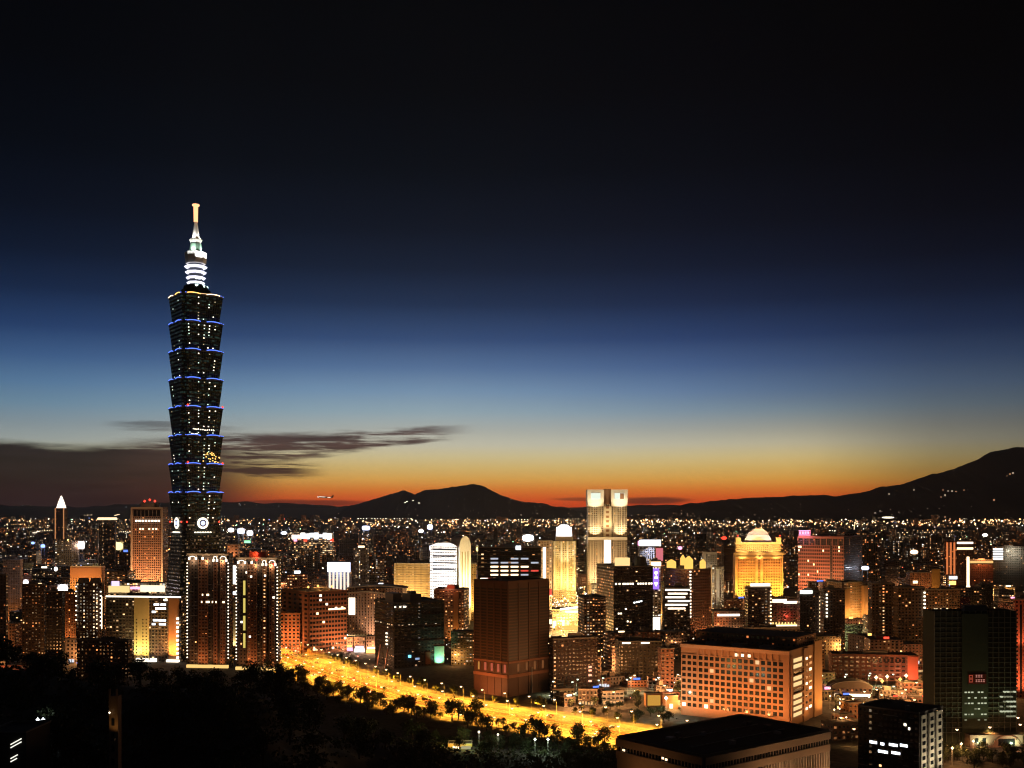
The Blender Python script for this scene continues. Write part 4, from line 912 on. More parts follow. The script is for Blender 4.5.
# middle distance, east half
for (nm, lab, a_, c_, e_, tp, dd, th_, wc, lt, hu, cp, extra) in (
    ('apartment_tower', 'dark apartment tower with a lit rooftop canopy, in front of the gold hotel', 745,748,771,588,1240,4,(.12,.08,.07),.05,.6,.05,'canopy'),
    ('apartment_tower', 'dark tower with a bright white cornice lamp, in front of the red gridded slab', 797,800,822,592,1270,4,(.07,.05,.05),.03,.6,.0,'cornice'),
    ('apartment_tower', 'dark tower with stepped balconies and a lit column of lamps on its corner', 820,824,845,590,1210,4,(.09,.06,.045),.03,.5,.0,'dots'),
    ('apartment_block', 'dark brown apartment block between the horseshoe hotel and the green-netted tower', 868,872,895,584,1190,4,(.13,.09,.05),.06,.4,.08,''),
    ('apartment_block', 'tan apartment block with a dotted white corner, behind the green-netted tower', 893,898,925,588,1170,4,(.17,.11,.06),.04,.5,.03,'dots'),
    ('low_block', 'low orange-lit brown block with a tall ochre end wall', 906,910,940,573,1700,4,(.3,.15,.09),.06,.4,.02,'ochre'),
    ('brown_block', 'wide brown block with a single row of warm windows above the green-netted tower', 921,926,960,590,1300,4,(.17,.1,.06),.05,.4,.02,'row'),
    ('striped_block', 'orange and red striped block with a glowing blue and white base sign', 944,945,957,541,2300,2,(.3,.12,.06),.1,.2,.1,'stripes'),
    ('banded_block', 'block with two bright cream bands under its roof, next to the striped orange block', 956,957,973,541,2350,2,(.3,.16,.1),.05,.4,.02,'bands'),
    ('gold_podium', 'low red podium with a long gold lit parapet', 969,970,993,560,2100,2,(.3,.1,.07),.05,.4,.02,'gold'),
    ('grey_slab', 'grey horizontal slab with one brightly lit white end', 992,993,1026,547,2150,2,(.2,.19,.17),.03,.7,.0,'whiteend'),
    ('red_tower', 'narrow red tower with dark window columns at the eastern edge of the city', 1013,1015,1034,600,900,6,(.32,.11,.07),.03,.3,.0,'redflood'),
    ('apartment_block', 'grey block with white lit floors beside the gold hotel', 702,703,717,552,1750,2,(.25,.22,.18),.25,.8,.05,'frame'),
    ('pale_tower', 'pale slender block floodlit white, between the gold-crowned tower and the gold hotel', 711,712,724,567,1500,2,(.6,.52,.42),.25,.7,.05,'whiteflood'),
    ('low_hall', 'low hall with white lamp strings along its two long eaves, south of the gold hotel', 712,714,748,612,1330,4,(.3,.14,.08),.1,.4,.0,'eaves'),
    ('brown_block', 'plain brown block tucked behind the orange gridded hotel', 738,741,800,629,960,4,(.13,.09,.06),.02,.4,.02,''),
    ('apartment_block', 'mid brown block with pink evening lamps behind the broad dark tower', 628,629,655,600,1330,2,(.12,.08,.06),.1,.4,.03,'')):
    b = B(nm, lab, nm.replace('_', ' '), a_, c_, e_, tp, dd, th_); b.dp = min(b.dp, 40)
    b.body(wc=wc, lit=lt, hue=hu, st=2.2, colp=cp); b.roof(); L = b.w
    if extra == 'canopy': b.strip('R', L*.1, L*.95, b.h+2, b.h+5, W_CREAM, 'roof_canopy', 1); b.dots('R', [L*.98], [b.h-4-4*k for k in range(14)], 1.3, W_WARM)
    if extra == 'cornice': b.strip('R', L*.0, L*.55, b.h-2, b.h+2, glow('cornice_pale', (.9,1,.86), 2.2), 'cornice_light', 1); b.dots('R', [L*.92], [b.h-6-4.4*k for k in range(12)], 1.7, W_WARM)
    if extra == 'dots': b.dots('R', [L*(.12 if nm[-1]=='r' else .97)], [b.h-5-4*k for k in range(7)], 1.5, W_CREAM)
    if extra == 'ochre': b.strip('R', L*.72, L, 4, b.h+6, mat('ochre_wall', (.4,.27,.09), .8), 'end_wall', 1); b.flood('R', L*.4, 16, 6, 30, 1.4e5, (1,.42,.12), 130); b.strip('R', L*.1, L*.25, b.h-16, b.h-12, W_WARM, 'lit_window', .3)
    if extra == 'row': b.dots('R', [L*(.25+.06*k) for k in range(7) if k not in (2,5)], [b.h-23], 1.6, W_WARM, 'lit_window', .05); b.flood('R', L*.5, 18, 2, 26, 5e4, (1,.5,.15), 130)
    if extra == 'stripes':
        for k in range(3): b.strip('R', L*(.1+.3*k), L*(.25+.3*k), 26, b.h-3, glow('stripe_orange', (1,.27,.08), .7), 'lit_stripe', .6)
        b.strip('R', L*.1, L, 16, 22, W_COOL, 'base_sign', .8); b.strip('R', L*.1, L*.9, 4, 12, W_GOLD, 'shop_front', .8)
    if extra == 'bands': b.strip('R', 0, L, b.h-6, b.h-2, W_CREAM, 'light_band', .8); b.strip('R', 0, L, b.h-18, b.h-14, W_WARM, 'light_band', .8)
    if extra == 'gold': b.strip('R', 0, L, b.h-6, b.h-1.5, glow('parapet_gold', (1,.6,.2), 1), 'parapet_light', .8); mb = MB(); mb.cyl(-2, 4, 0, b.h+6, 2.4, 2.4, 10); mb.build('lit_column', W_WARM, b.root); light('POINT', b.root, (L*.5, -8, b.h+8), 6e4, (1,.4,.12), .5)
    if extra == 'whiteend':
        for k in range(5): b.strip('R', 0, L*.3, b.h-5-5*k, b.h-2.5-5*k, W_COOL if k%2 else W_CREAM, 'light_band', .5)
        b.flood('R', L*.6, 20, b.h-8, b.h-14, 5e4, (.9,.8,.6), 130, False)
    if extra == 'redflood':
        for u in (.25,.6): b.strip('R', L*u, L*u+2, 4, b.h-4, GLASS, 'window_column', .2)
        b.flood('R', L*.3, 14, 2, 40, 1.1e5, (1,.3,.12), 120); b.flood('R', L*.3, 10, 40, 70, 2.6e4, (1,.3,.12), 120, False)
    if extra == 'frame': b.strip('R', -.5, L+.5, b.h-3, b.h, STONE, 'cornice', 1.2); b.strip('R', 0, L*.2, 0, b.h-3.1, STONE, 'corner_pier', 1.0); b.flood('R', L*.4, 16, 40, 76, 8e4, (1,.8,.5), 120, False)
    if extra == 'whiteflood': b.strip('R', L*.35, L*.6, 10, b.h-2, WHITE, 'pale_shaft', 1); b.flood('R', L*.5, 18, 6, 40, 4e5, (1,.86,.62), 110)
    if extra == 'eaves': b.strip('R', L*.1, L*.75, b.h-5, b.h-2.5, W_CREAM, 'eaves_light', 1); b.strip('R', 0, L*.85, b.h-22, b.h-19.5, W_WARM, 'eaves_light', 4); b.flood('R', L*.1, 12, 8, 24, 3e4, (1,.4,.15)); 

b = B('horseshoe_hotel', 'ochre hotel with a lit recessed courtyard glowing gold at its foot', 'hotel', 826,842,868,583,1430,24, vis=612)
b.body(wc=(.3,.17,.1), lit=.12, hue=.4, st=1.6, ww=.4, wh=.4, bay=3.4); L = b.w
b.strip('R', 0, L*.2, 2, b.h-8, ORANGE, 'wing', 5); b.strip('R', L*.74, L, 2, b.h-4, ORANGE, 'wing', 5); b.strip('R', L*.21, L*.73, 2, 12, glow('court_gold', (1,.72,.28), 1.3), 'lit_court', 2); b.roof()
b.flood('R', L*.45, 12, 4, 26, 1.5e5, (1,.55,.14), 120); light('POINT', b.root, (L*.1, -10, 18), 3e4, (1,.55,.15), .5); light('POINT', b.root, (L*.88, -10, 18), 5e4, (1,.6,.2), .5)

b = B('temple_hall', 'hall with a golden flame-lit eaves line and a red lamp above, between dark towers', 'hall', 769,771,799,600,1290,3, vis=625); b.dp = min(b.dp, 30); L = b.w
b.body(wc=(.1,.06,.05), lit=.05, hue=.4, st=1.5); b.roof(m=BRICK)
for k in range(9): mb = MB(); mb.cyl(0,0,0,3.2,1.5,.5,6); mb.build('eaves_lamp', glow('flame_gold', (1,.62,.2), 1.5), b.root, (L*(.06+.11*k), -1.6, b.h-29))
b.strip('R', 0, L, b.h-31, b.h-29, W_WARM, 'eaves_light', 1.4); b.strip('R', L*.05, L*.55, b.h-3, b.h+1, W_WARM, 'roof_light', 1); b.strip('R', L*.45, L*.98, b.h-4, b.h-1.5, W_CREAM, 'roof_light', 1.4)
mb = MB(); mb.octa(0,0,0,1.6); mb.build('red_lamp', W_RED, b.root, (L*.55, -2, b.h-19)); light('POINT', b.root, (L*.55, -5, b.h-19), 5000, (1,.15,.08), .3)

# the near orange hotel
b = B('gridded_hotel', 'long orange-lit hotel with a deep window grid and a glowing balcony column at its corner', 'hotel', 681,790,821,652,778,55, vis=722)
L = b.dp; hm = mat('hotel_terracotta', (.34,.2,.13), .85)
b.body(wc=(.12,.07,.05), lit=0, mats=[hm, ROOF])
q = random.Random(3)
b.grid('L', L*.05, L*.835, 6, b.h-7, 15, 9, hm, .30, .36, .5, lit=.05, litm=[glow('room_warm', (1,.62,.3), 1.0), glow('room_dim', (1,.5,.2), .35), W_WARM], cap=98, seed=12)
b.grid('L', L*.84, L*.995, 6, b.h-7, 3, 9, hm, .3, .4, .5, lit=.05, litm=[W_WARM], cap=27, seed=13)
b.strip('L', 0, L, b.h-2.2, b.h+.4, mat('hotel_cornice', (.45,.3,.22), .85), 'cornice', 1.4)
for k in range(15): b.strip('L', L*(.05+.785*k/14)-.9, L*(.05+.785*k/14)+.9, b.h-6.9, b.h-2.3, hm, 'attic_pier', .9)
b.strip('L', 0, L*.05, 0, b.h-2.3, hm, 'corner_pier', 1.2)
for u, n_ in ((.42,4),(.48,3),(.36,2)): 
    for k in range(n_): b.strip('L', L*u+k*1.1-1, L*u+k*1.1-.2, b.h-6, b.h-4, W_WARM, 'lit_window', .4)
W2 = b.w
for k in range(10):
    z_ = 6+(b.h-10)*k/10; 
    b.strip('R', W2*.06, W2*.36, z_, z_+2.7, glow('balcony_amber', (1,.66,.28), 1.1) if k not in (4,7) else GLASS, 'balcony_window', .3)
    b.strip('R', W2*.04, W2*.38, z_-.9, z_-.1, hm, 'balcony', 1.8)
b.strip('R', 0, W2*.04, 0, b.h-2.3, hm, 'corner_pier', 1.6); b.strip('R', W2*.39, W2*.55, 0, b.h, hm, 'shaft', 1.2); b.strip('R', W2*.74, W2, 0, b.h+3, mat('hotel_end', (.4,.24,.13), .85), 'end_wall', 1.0)
mb = MB(); mb.box(-.1,.1,-.06,.06,-.1,.1)
for k in range(9): b.strip('R', W2*.44, W2*.50, 8+(b.h-12)*k/9, 9.8+(b.h-12)*k/9, GLASS if k%4 else W_WARM, 'window', 1.3); b.strip('R', W2*.60, W2*.68, 8+(b.h-12)*k/9, 10+(b.h-12)*k/9, GLASS if k%3 else W_WARM, 'window', .1)
b.roof(1.0, m=hm, machine=False)
mb = MB(); fac(mb, (.28,.15,.1), .02, .4, 1.6, 0, .4, .4, 4, 4); mb.box(W2*.35, W2*.98, L*.04, L*.98, b.h+.02, b.h+8, 0, 1); mb.build('roof_storey', [FAC, ROOF], b.root)
for k in range(3): mb = MB(); mb.box(W2*.1, W2*.25, L*(.2+.25*k), L*(.3+.25*k), b.h+.02, b.h+2.2); mb.build('roof_unit', STEEL, b.root)
for u in (.1,.3,.5,.7,.9): b.flood('L', L*u, 24, 2, 30, 7.5e4, (1,.36,.1), 125)
b.flood('R', W2*.9, 16, 2, 28, 5e4, (1,.45,.11), 120); b.flood('R', W2*.45, 16, 2, 26, 2e4, (1,.42,.11), 120)

# near flat-roofed building
b = B('flat_roofed_building', 'large low building with a wide dark flat roof, pale parapet and ranks of vertical fins', 'building', 617,704,829,757,554,39, vis=768)
b.body(wc=(.2,.15,.11), lit=0, mats=[mat('sand_cladding', (.26,.19,.14), .85), ROOF])
sc = mat('sand_cladding', (.26,.19,.14), .85)
b.roof(1.0, m=sc, machine=False)
for f_, L in (('R', b.w), ('L', b.dp)):
    b.strip(f_, 0, L, b.h-4.2, b.h-.2, sc, 'fascia', 1.2); b.strip(f_, .5, L-.5, b.h-7, b.h-4.3, GLASS, 'clerestory', .1)
    b.strip(f_, 0, L, b.h-11, b.h-7.1, sc, 'spandrel', .9)
    n = int(L/2.3)
    for k in range(n):
        u = (k+.5)*L/n; b.strip(f_, u-.18, u+.18, b.h-6.9, b.h-4.4, sc, 'mullion', .5)
        if f_ == 'R': b.strip(f_, u-.4, u+.4, 1, b.h-11.1, mat('pale_fin', (.36,.3,.25), .8), 'fin', 1.0)
for u, z_ in ((.4,.0),(.44,.3),(.9,-.3)): b.strip('L', b.dp*u, b.dp*u+1.6, b.h-6.2+z_, b.h-5.2+z_, W_WARM, 'lit_window', .3)
q = random.Random(14)
for k in range(9): mb = MB(); x, y = b.w*q.uniform(.08,.9), b.dp*q.uniform(.1,.85); mb.box(x, x+q.uniform(1.5,5), y, y+q.uniform(1.5,4), b.h+.02, b.h+q.uniform(.8,2.4)); mb.build('roof_unit', q.choice([DARKMETAL, STEEL, CONC]), b.root)
for k in range(2): mb = MB(); y = b.dp*(.3+.3*k); mb.tube((b.w*.1, y, b.h+.4), (b.w*.85, y, b.h+.4), .22, .22, 6); mb.build('roof_pipe', STEEL, b.root)
b.flood('R', b.w*.5, 18, 1, 22, 2.6e4, (1,.55,.25), 140); b.flood('R', b.w*.9, 16, 1, 22, 2.2e4, (1,.55,.25), 140); b.flood('L', b.dp*.6, 16, 1, 20, 9e3, (1,.45,.15), 140)

b = B('pilastered_block', 'dark block with a pale pilastered end bay and a band of white lit windows', 'office building', 858,919,943,714,620,45, vis=768)
b.body(wc=(.07,.055,.045), lit=.012, hue=.7, st=2, ww=.5, wh=.45, bay=3.2); b.roof(.8, machine=True, seed=3); L = b.dp
for u0, u1, z_ in ((.18,.30,18),(.34,.48,17.4),(.56,.62,17.0),(.68,.8,17.2),(.3,.44,13),(.5,.66,12.6),(.2,.24,30),(.14,.17,28)): b.strip('L', L*u0, L*u1, z_, z_+1.5, W_COOL if z_ < 20 else W_CREAM, 'lit_window', .15)
pl = mat('pale_pilaster', (.6,.53,.42), .8)
for k in range(3): b.strip('R', b.w*(.04+.33*k), b.w*(.24+.33*k), 1, b.h-1, pl, 'pilaster', .9)
for k in range(3):
    for j in range(8): b.strip('R', b.w*(.08+.33*k), b.w*(.20+.33*k), 3+4.2*j, 5.2+4.2*j, GLASS, 'window', 1.0)
b.flood('R', b.w*.3, 14, 1, 24, 2.4e4, (1,.86,.6), 120); b.flood('R', b.w*.9, 14, 1, 24, 2.0e4, (1,.86,.6), 120)

b = B('netted_tower', 'unfinished tower wrapped in dark green netting with small red sign and arched gate', 'tower under construction', 923,934,1016,613,717,3, vis=745)
b.body(wc=(.03,.05,.03), lit=0, mats=[GREENNET, ROOF]); L = b.w
for j in range(24):
    b.strip('R', 0, L, 8+j*(b.h-8)/24, 8.35+j*(b.h-8)/24, mat('scaffold_tube', (.13,.14,.11), .7), 'scaffold_ledger', .9)
for k in range(15): b.strip('R', max(.02,L*k/14-.15), min(L-.02,L*k/14+.15), 2, b.h+1.5, mat('scaffold_tube', (.13,.14,.11), .7), 'scaffold_standard', .8)
b.strip('R', L*.33, L*.65, 2, b.h-.5, mat('green_net_fresh', (.045,.06,.042), .95, .5, .08), 'hoist_bay', 1.4); b.roof(1.2, machine=True, m=GREENNET)
mb = MB(); mb.box(L*.40, L*.62, -1.9, -1.5, 40, 46.5); sg = mb.build('site_sign', mat('sign_maroon', (.12,.02,.015), .6), b.root)
mb = MB()
for (u0,u1,z0_,z1_) in ((.41,.455,45.2,45.8),(.41,.455,41,41.6),(.41,.418,41.7,45.1),(.447,.455,41.7,45.1),(.425,.44,42.6,44.2)): mb.box(L*u0, L*u1, -2.1,-1.9, z0_, z1_)
mb.build('sign_emblem', glow('sign_red', (1,.16,.08), .3), sg)
for row, zz in ((0,44.2),(1,41.2)):
    for k in range(4 if row else 3):
        mb = MB(); u = .49+.03*k; mb.box(L*u, L*(u+.02), -2.1,-1.9, zz, zz+.5); mb.box(L*u, L*(u+.02), -2.1,-1.9, zz+1.2, zz+1.7); mb.box(L*(u+.007), L*(u+.013), -2.1,-1.9, zz+.55, zz+1.15); mb.build('sign_character', glow('sign_pale_red', (1,.4,.3), .4), sg)
q = random.Random(9); wl = [glow('site_light', (.95,1,.68), .55), glow('site_light_dim', (.8,.8,.5), .25)]
for u0, n_, z0_, z1_ in ((.36,7,16,34),(.80,5,18,34)):
    for k in range(n_):
        for j in range(6):
            if q.random() < .62: 
                z_ = z0_+(z1_-z0_)*j/5; u = u0+k*.04; b.strip('R', L*u, L*u+1.5, z_, z_+.9, q.choice(wl), 'lit_window', 1.5)
b.flood('R', L*.5, 14, 1.5, 16, 1.3e4, (.75,1,.55), 140); b.flood('R', L*.9, 14, 1.5, 16, 9e3, (.75,1,.55), 140)
b.strip('R', L*.36, L*1.0, 0, 8, mat('pink_gatehouse', (.26,.17,.13), .85), 'gatehouse', 9)
for k in range(2): b.strip('R', L*(.42+.09*k), L*(.46+.09*k), 3, 6, GLASS, 'window', 9.2)
mb = MB(); n = 12
for k in range(n):
    t0, t1 = math.pi*k/n, math.pi*(k+1)/n; mb.tube((L*.8-9*math.cos(t0), -9.4, 1+6.5*math.sin(t0)), (L*.8-9*math.cos(t1), -9.4, 1+6.5*math.sin(t1)), .6, .6, 6)
mb.build('gate_arch', mat('pink_gatehouse', (.26,.17,.13), .85), b.root); mb = MB(); mb.cyl(0,0,0,1,1,1,8)
for x, p_ in ((.45,2.5e3),(.8,3e3)): light('POINT', b.root, (L*x, -18, 5), p_, (1,.45,.2), .4)
b.strip('R', L*.70, L*.9, 1, 5.5, GLASS, 'gate_glazing', 9.1)

b = B('long_red_building', 'long low red-brown building with a bright brick end, behind the construction lamps', 'building', 828,832,918,655,1000,-8, vis=672); b.dp = 22; L = b.w
b.body(wc=(.15,.07,.05), lit=.01, hue=.4, st=1.6, ww=.6, wh=.4, bay=5, fl=4); b.roof(m=BRICK); b.strip('R', L*.88, L, 1, b.h, mat('brick_red', (.4,.13,.08), .85), 'end_bay', 1)
for k in range(10): b.strip('R', L*(.42+.045*k), L*(.445+.045*k), b.h-5.4, b.h-2.8, GLASS, 'window', .3)
b.flood('R', L*.9, 14, 1, 12, 4e4, (1,.28,.14), 120); b.flood('R', L*.6, 14, 1, 12, 2e4, (1,.35,.15), 140)
b = B('dark_house', 'dark low house with two white skylight bars, among green-lit trees', 'building', 617,620,662,642,990,4, vis=668); b.dp = 26; b.body(wc=(.07,.06,.045), lit=.02, hue=.5, st=1.5); b.roof(.8)
for k in (.05,.5): b.strip('R', b.w*k, b.w*(k+.2), b.h-1.6, b.h-.4, W_CREAM, 'eaves_light', .5)
b = B('brick_annex', 'small red brick annex with a warm wall lamp beside the dark low house', 'building', 659,661,674,649,930,4, vis=670); b.dp = 14; b.body(wc=(.3,.14,.09), lit=.1, hue=.3, st=1.6); b.roof(.8); b.flood('R', b.w*.4, 8, 1, 8, 8e3, (1,.4,.2))
b = B('gold_kiosk', 'small square kiosk glowing gold beside the near street', 'kiosk', 645,646,662,694,860,4, vis=705); b.dp = 9; b.body(wc=(.4,.28,.14), lit=0, mats=[ORANGE, ROOF]); b.strip('R', b.w*.1, b.w*.9, 1, b.h-1, glow('kiosk_gold', (1,.5,.08), .6), 'lit_front', .3); b.roof(.5, machine=False)
b = B('brick_kiosk', 'small brick kiosk with a lit door next to the gold kiosk', 'kiosk', 664,665,678,696,850,4, vis=706); b.dp = 9; b.body(wc=(.4,.2,.1), lit=0, mats=[ORANGE, ROOF]); b.strip('R', b.w*.35, b.w*.6, .5, 4, W_WARM, 'lit_door', .3); b.roof(.5, machine=False); light('POINT', b.root, (b.w*.5,-6,4), 4000, SODC, .3)

# market row at the head of the avenue
q = random.Random(21)
for k in range(6):
    x0 = 306+k*12; b = B('market_shop', ['low shop with a lilac lit front in the market row, nearest the avenue head','low shop with a white lit front in the market row','low shop with a violet sign amid the market row','low shop with a pink sign amid the market row','low shop with a blue-white front in the market row','low shop with a gold front at the dark hall end of the market row'][k], 'shop', x0, x0, x0+11, 639-k*.5, 1240-k*10, 0, dep=12, group='shops of the market row', vis=650)
    b.body(wc=(.4,.25,.18), lit=.3, hue=.5, st=2, bay=3, fl=4); b.roof(.6, machine=False)
    b.strip('R', .3, b.w-.3, .6, 4, [glow('shop_lilac', (.8,.65,1), 1.6), W_COOL, W_PURPLE, W_PINK, W_COOL, W_GOLD][k], 'shop_front', .6); b.strip('R', b.w*.1, b.w*.9, 5, 7, [W_WARM, W_PINK, W_CREAM, W_GOLD, glow('shop_lilac', (.8,.65,1), 1.6), W_WARM][k], 'shop_sign', .5)
    light('POINT', b.root, (b.w*.5, -6, 5), 1.4e4, (1,.55,.3), .4)

# near left, on the hill
b = B('hillside_house', 'dark house on the hill with slanting stair windows lit white', 'house', -14,-14,26,733,345,0, dep=18, vis=768)
b.body(wc=(.05,.045,.04), lit=0, mats=[mat('dark_render', (.04,.036,.033), .9), ROOF]); b.roof(.5, machine=False)
for k, (z_, l_) in enumerate(((-3.6,3.4),(-4.6,3.4),(-8,2.2),(-9,2))):
    mb = MB(); u = b.w*.62; mb.tube((u, -.15, b.h+z_-.0), (u+l_, -.15, b.h+z_+l_*.55), .16, .16, 4); mb.build('stair_window', glow('stair_pale', (1,1,.86), 1.2), b.root)
b = B('chimney_tower', 'slim dark tower on the hill with one amber lit side', 'tower', 109,109,118,696,335,0, dep=3, vis=755)
b.body(wc=(.2,.14,.09), lit=0, mats=[mat('tower_render', (.28,.18,.1), .9), ROOF]); 
for u in (.0,.78): b.strip('R', b.w*u, b.w*(u+.2), b.h-6, b.h+2.2, mat('tower_render', (.28,.18,.1), .9), 'corner_post', .3)
for k in range(5): b.strip('R', b.w*.3, b.w*.62, b.h-9-4*k, b.h-7-4*k, GLASS, 'window', .2)
b.flood('R', b.w*.9, 3.2, b.h-12, b.h, 420, (1,.55,.18), 120); mb = MB(); mb.octa(0,0,0,.35); mb.build('wall_lamp', W_CREAM, b.root, (b.w*.12, -.5, b.h-5))
b = B('garden_pavilion', 'small lit pavilion with gold walls among the dark trees below the avenue', 'pavilion', 447,448,472,744,690,0, vis=768); b.dp = 9; b.body(wc=(.5,.36,.16), lit=0, mats=[mat('pavilion_plaster', (.5,.36,.16), .85), ROOF])
b.roof(.5, machine=False); b.strip('R', b.w*.2, b.w*.45, .5, b.h-3, W_WARM, 'lit_door', .2); b.strip('R', b.w*.55, b.w*.95, b.h-3, b.h-1.2, glow('awning_pale', (.8,.72,.4), .5), 'awning', 1.2)
light('POINT', b.root, (b.w*.3, -5, 6), 7000, (1,.55,.12), .3); light('POINT', b.root, (b.w*.9, -4, 6), 3000, (.6,1,.35), .3)

b = B('vaulted_hall', 'low hall with a dark ribbed vault roof, in front of the long red building', 'hall', 830,832,872,681,905,-4, vis=690); b.dp = 16; L = b.w
b.body(wc=(.09,.06,.05), lit=.1, hue=.4, st=2, z1=b.h*.6); mb = MB(); n = 12
pr_ = [(L/2-L*.52*math.cos(math.pi*k/n), b.h*.6+b.h*.4*math.sin(math.pi*k/n)) for k in range(n+1)]
mb.face([(x, -.6, z) for x, z in pr_]); mb.face([(x, b.dp+.6, z) for x, z in pr_[::-1]])
for k in range(n): (x0,z0_),(x1,z1_) = pr_[k], pr_[k+1]; mb.face([(x0,-.6,z0_),(x0,b.dp+.6,z0_),(x1,b.dp+.6,z1_),(x1,-.6,z1_)])
mb.build('vault', mat('vault_metal', (.09,.075,.065), .6), b.root)
for k in range(4): mb = MB(); [mb.tube((x0,-.7+k*5.6,z0_+.1),(x1,-.7+k*5.6,z1_+.1),.22,.22,5) for (x0,z0_),(x1,z1_) in zip(pr_, pr_[1:])]; mb.build('rib', STEEL, b.root)
b.strip('R', 0, L*.3, 1, 3, W_CREAM, 'lit_front', 1); b.strip('R', L*.4, L*.95, 1, 3, W_WARM, 'lit_front', 1.4)

# ------------------------------------------------------------------ street lamps, masts, billboards
def lamp_proto(name, hgt, m, head=.75):
    r = empty(name, (0,0,0)); mb = MB(); mb.cyl(0,0,0,.5,.22,.22,8); mb.tube((0,0,.5),(0,0,hgt-1),.11,.08,6); mb.tube((0,0,hgt-1),(0,-1.0,hgt-.1),.08,.07,5); mb.tube((0,-1.0,hgt-.1),(0,-2.2,hgt),.07,.06,5)
    mb.build('pole', STEEL, r)
    mb = MB(); mb.box(-.35,.35,-3.1,-2.0,hgt+.02,hgt+.3); mb.build('lamp_head', DARKMETAL, r)
    mb = MB(); mb.cyl(0,-2.55,hgt-.75,hgt+.01,head*.55,head,10); mb.build('lamp_globe', m, r)
    index_children(r); return r
LIGHTDATA = {}
def lamp(proto, x, y, rz, label, group, power=0, col=SODC, spot=True, first={}):
    k = proto.name
    o = proto if k not in first else copy_tree(proto)
    first[k] = 1; o.location = (x, y, ground_z(x, y)); o.rotation_euler = (0,0,rz); tag(o, label, 'street lamp', group)
    if power:
        key = (power, col, spot)
        if key not in LIGHTDATA:
            l = bpy.data.lights.new('lamp_light', 'SPOT' if spot else 'POINT'); l.energy = power; l.color = col; l.shadow_soft_size = .5
            if spot: l.spot_size = R(134); l.spot_blend = .6
            LIGHTDATA[key] = l
        hgt = 12
        lo = bpy.data.objects.new('lamp_light', LIGHTDATA[key]); C.objects.link(lo); lo.parent = o; lo.location = (0, -2.6, 11.0)
    return o
sod = lamp_proto('street_lamp', 12, W_SOD, .95)
whi = lamp_proto('white_street_lamp', 12, glow('lamp_white_green', (.85,1,.8), 5), .8)
def along(P, step, off, s0=0):
    Q = offs(P, off); acc = s0; out = []
    for i in range(len(Q)-1):
        a, b_ = Q[i], Q[i+1]; L = math.dist(a, b_)
        while acc < L:
            u = acc/L; out.append((a[0]+(b_[0]-a[0])*u, a[1]+(b_[1]-a[1])*u, math.atan2(b_[1]-a[1], b_[0]-a[0]))); acc += step
        acc -= L
    return out
def visible(x, y, m=10): return y > 60 and -m < CX+F*x/y < 1024+m and HY+F*EYE/y < 800
for off, flip, step in ((27, 1, 24), (-27, 0, 24), (.9, 1, 34)):
    for x, y, a in along(AV, step, off, 6 if off > 2 else 14):
        if visible(x, y) and 690 < y < 1300: lamp(sod, x, y, a + (0 if flip else math.pi), 'sodium street lamp standing along the bright avenue', 'lamps along the avenue', 1000000, (1,.4,.035))
for nm, step, lab, pw in (('side_street', 24, 'white street lamp along the side street behind the granite podium', 16000), ('east_street', 26, 'sodium street lamp along the street below the netted tower', 3500),
                      ('north_street', 26, 'sodium street lamp along the street beside the gridded hotel', 2200), ('cross_street', 44, 'sodium street lamp along the straight street behind the granite tower', 26000), ('boulevard', 30, 'sodium street lamp along the boulevard beyond the avenue head', 15000)):
    w = {'side_street': 8, 'east_street': 11.5, 'north_street': 8, 'cross_street': 11.5, 'boulevard': 9.5}[nm]
    for sgn in (1, -1):
        for x, y, a in along(SIDE[nm], step, sgn*w, 8 if sgn > 0 else 20):
            if visible(x, y) and y < 2000: lamp(whi if nm == 'side_street' else sod, x, y, a + (0 if sgn > 0 else math.pi), lab, 'lamps along the '+nm.replace('_',' '), pw, (.9,1,.55) if nm == 'side_street' else (1,.52,.15))

for px, d in ((552,1560),(566,1640),(580,1560),(594,1660),(556,1800),(572,1850),(588,1820),(562,1500),(588,1480)):
    lamp(sod, wx(px, d), d, .4, 'sodium street lamp in the bright plaza below the gold tower', 'lamps of the bright plaza', 260000, (1,.55,.16), False)

def mast(px, d, hgt, m, r, power, col, label, group=None, n=1):
    x, y = wx(px, d), d; z = ground_z(x, y); o = tag(empty('floodlight_mast', (x, y, z)), label, 'floodlight', group)
    mb = MB(); mb.cyl(0,0,0,.6,.4,.4,8); mb.tube((0,0,.6),(0,0,hgt),.2,.14,6); mb.build('pole', STEEL, o)
    for k in range(n):
        q = MB(); xx = (k-(n-1)/2)*r*2.4; q.octa(xx,-.5,hgt+r*.3,r,r*.8); q.octa(xx,-.5,hgt+r*.3,r*.7,r*1.1); q.build('lamp', m, o)
    if power: light('POINT', o, (0,-2.2-r,hgt), power, col, .4)
mast(666, 815, 14, glow('lamp_white_green', (.85,1,.8), 5), 1.5, 14000, (.8,1,.7), 'bright greenish white floodlight beside the flat-roofed building')
mast(535, 690, 9, glow('lamp_white_green', (.85,1,.8), 5), .9, 2500, (.8,1,.7), 'white lamp on a low mast among the trees below the avenue, nearer the pavilion')
mast(548, 690, 9, glow('lamp_white_green', (.85,1,.8), 5), 1.0, 2500, (.8,1,.7), 'white lamp on a low mast among the trees below the avenue, farther from the pavilion')
mast(479, 700, 10, W_CREAM, .9, 1500, (1,.9,.7), 'cream lamp just past the lit garden pavilion')
mast(498, 695, 10, W_CREAM, .8, 1200, (1,.9,.7), 'cream lamp alone in the dark grove between pavilion and white lamps')
mast(41, 400, max(2.5, wz(720,400)-ground_z(wx(41,400),400)), W_COOL, .8, 500, COOL, 'pair of cool white lamps on one mast above the dark hillside', n=2)
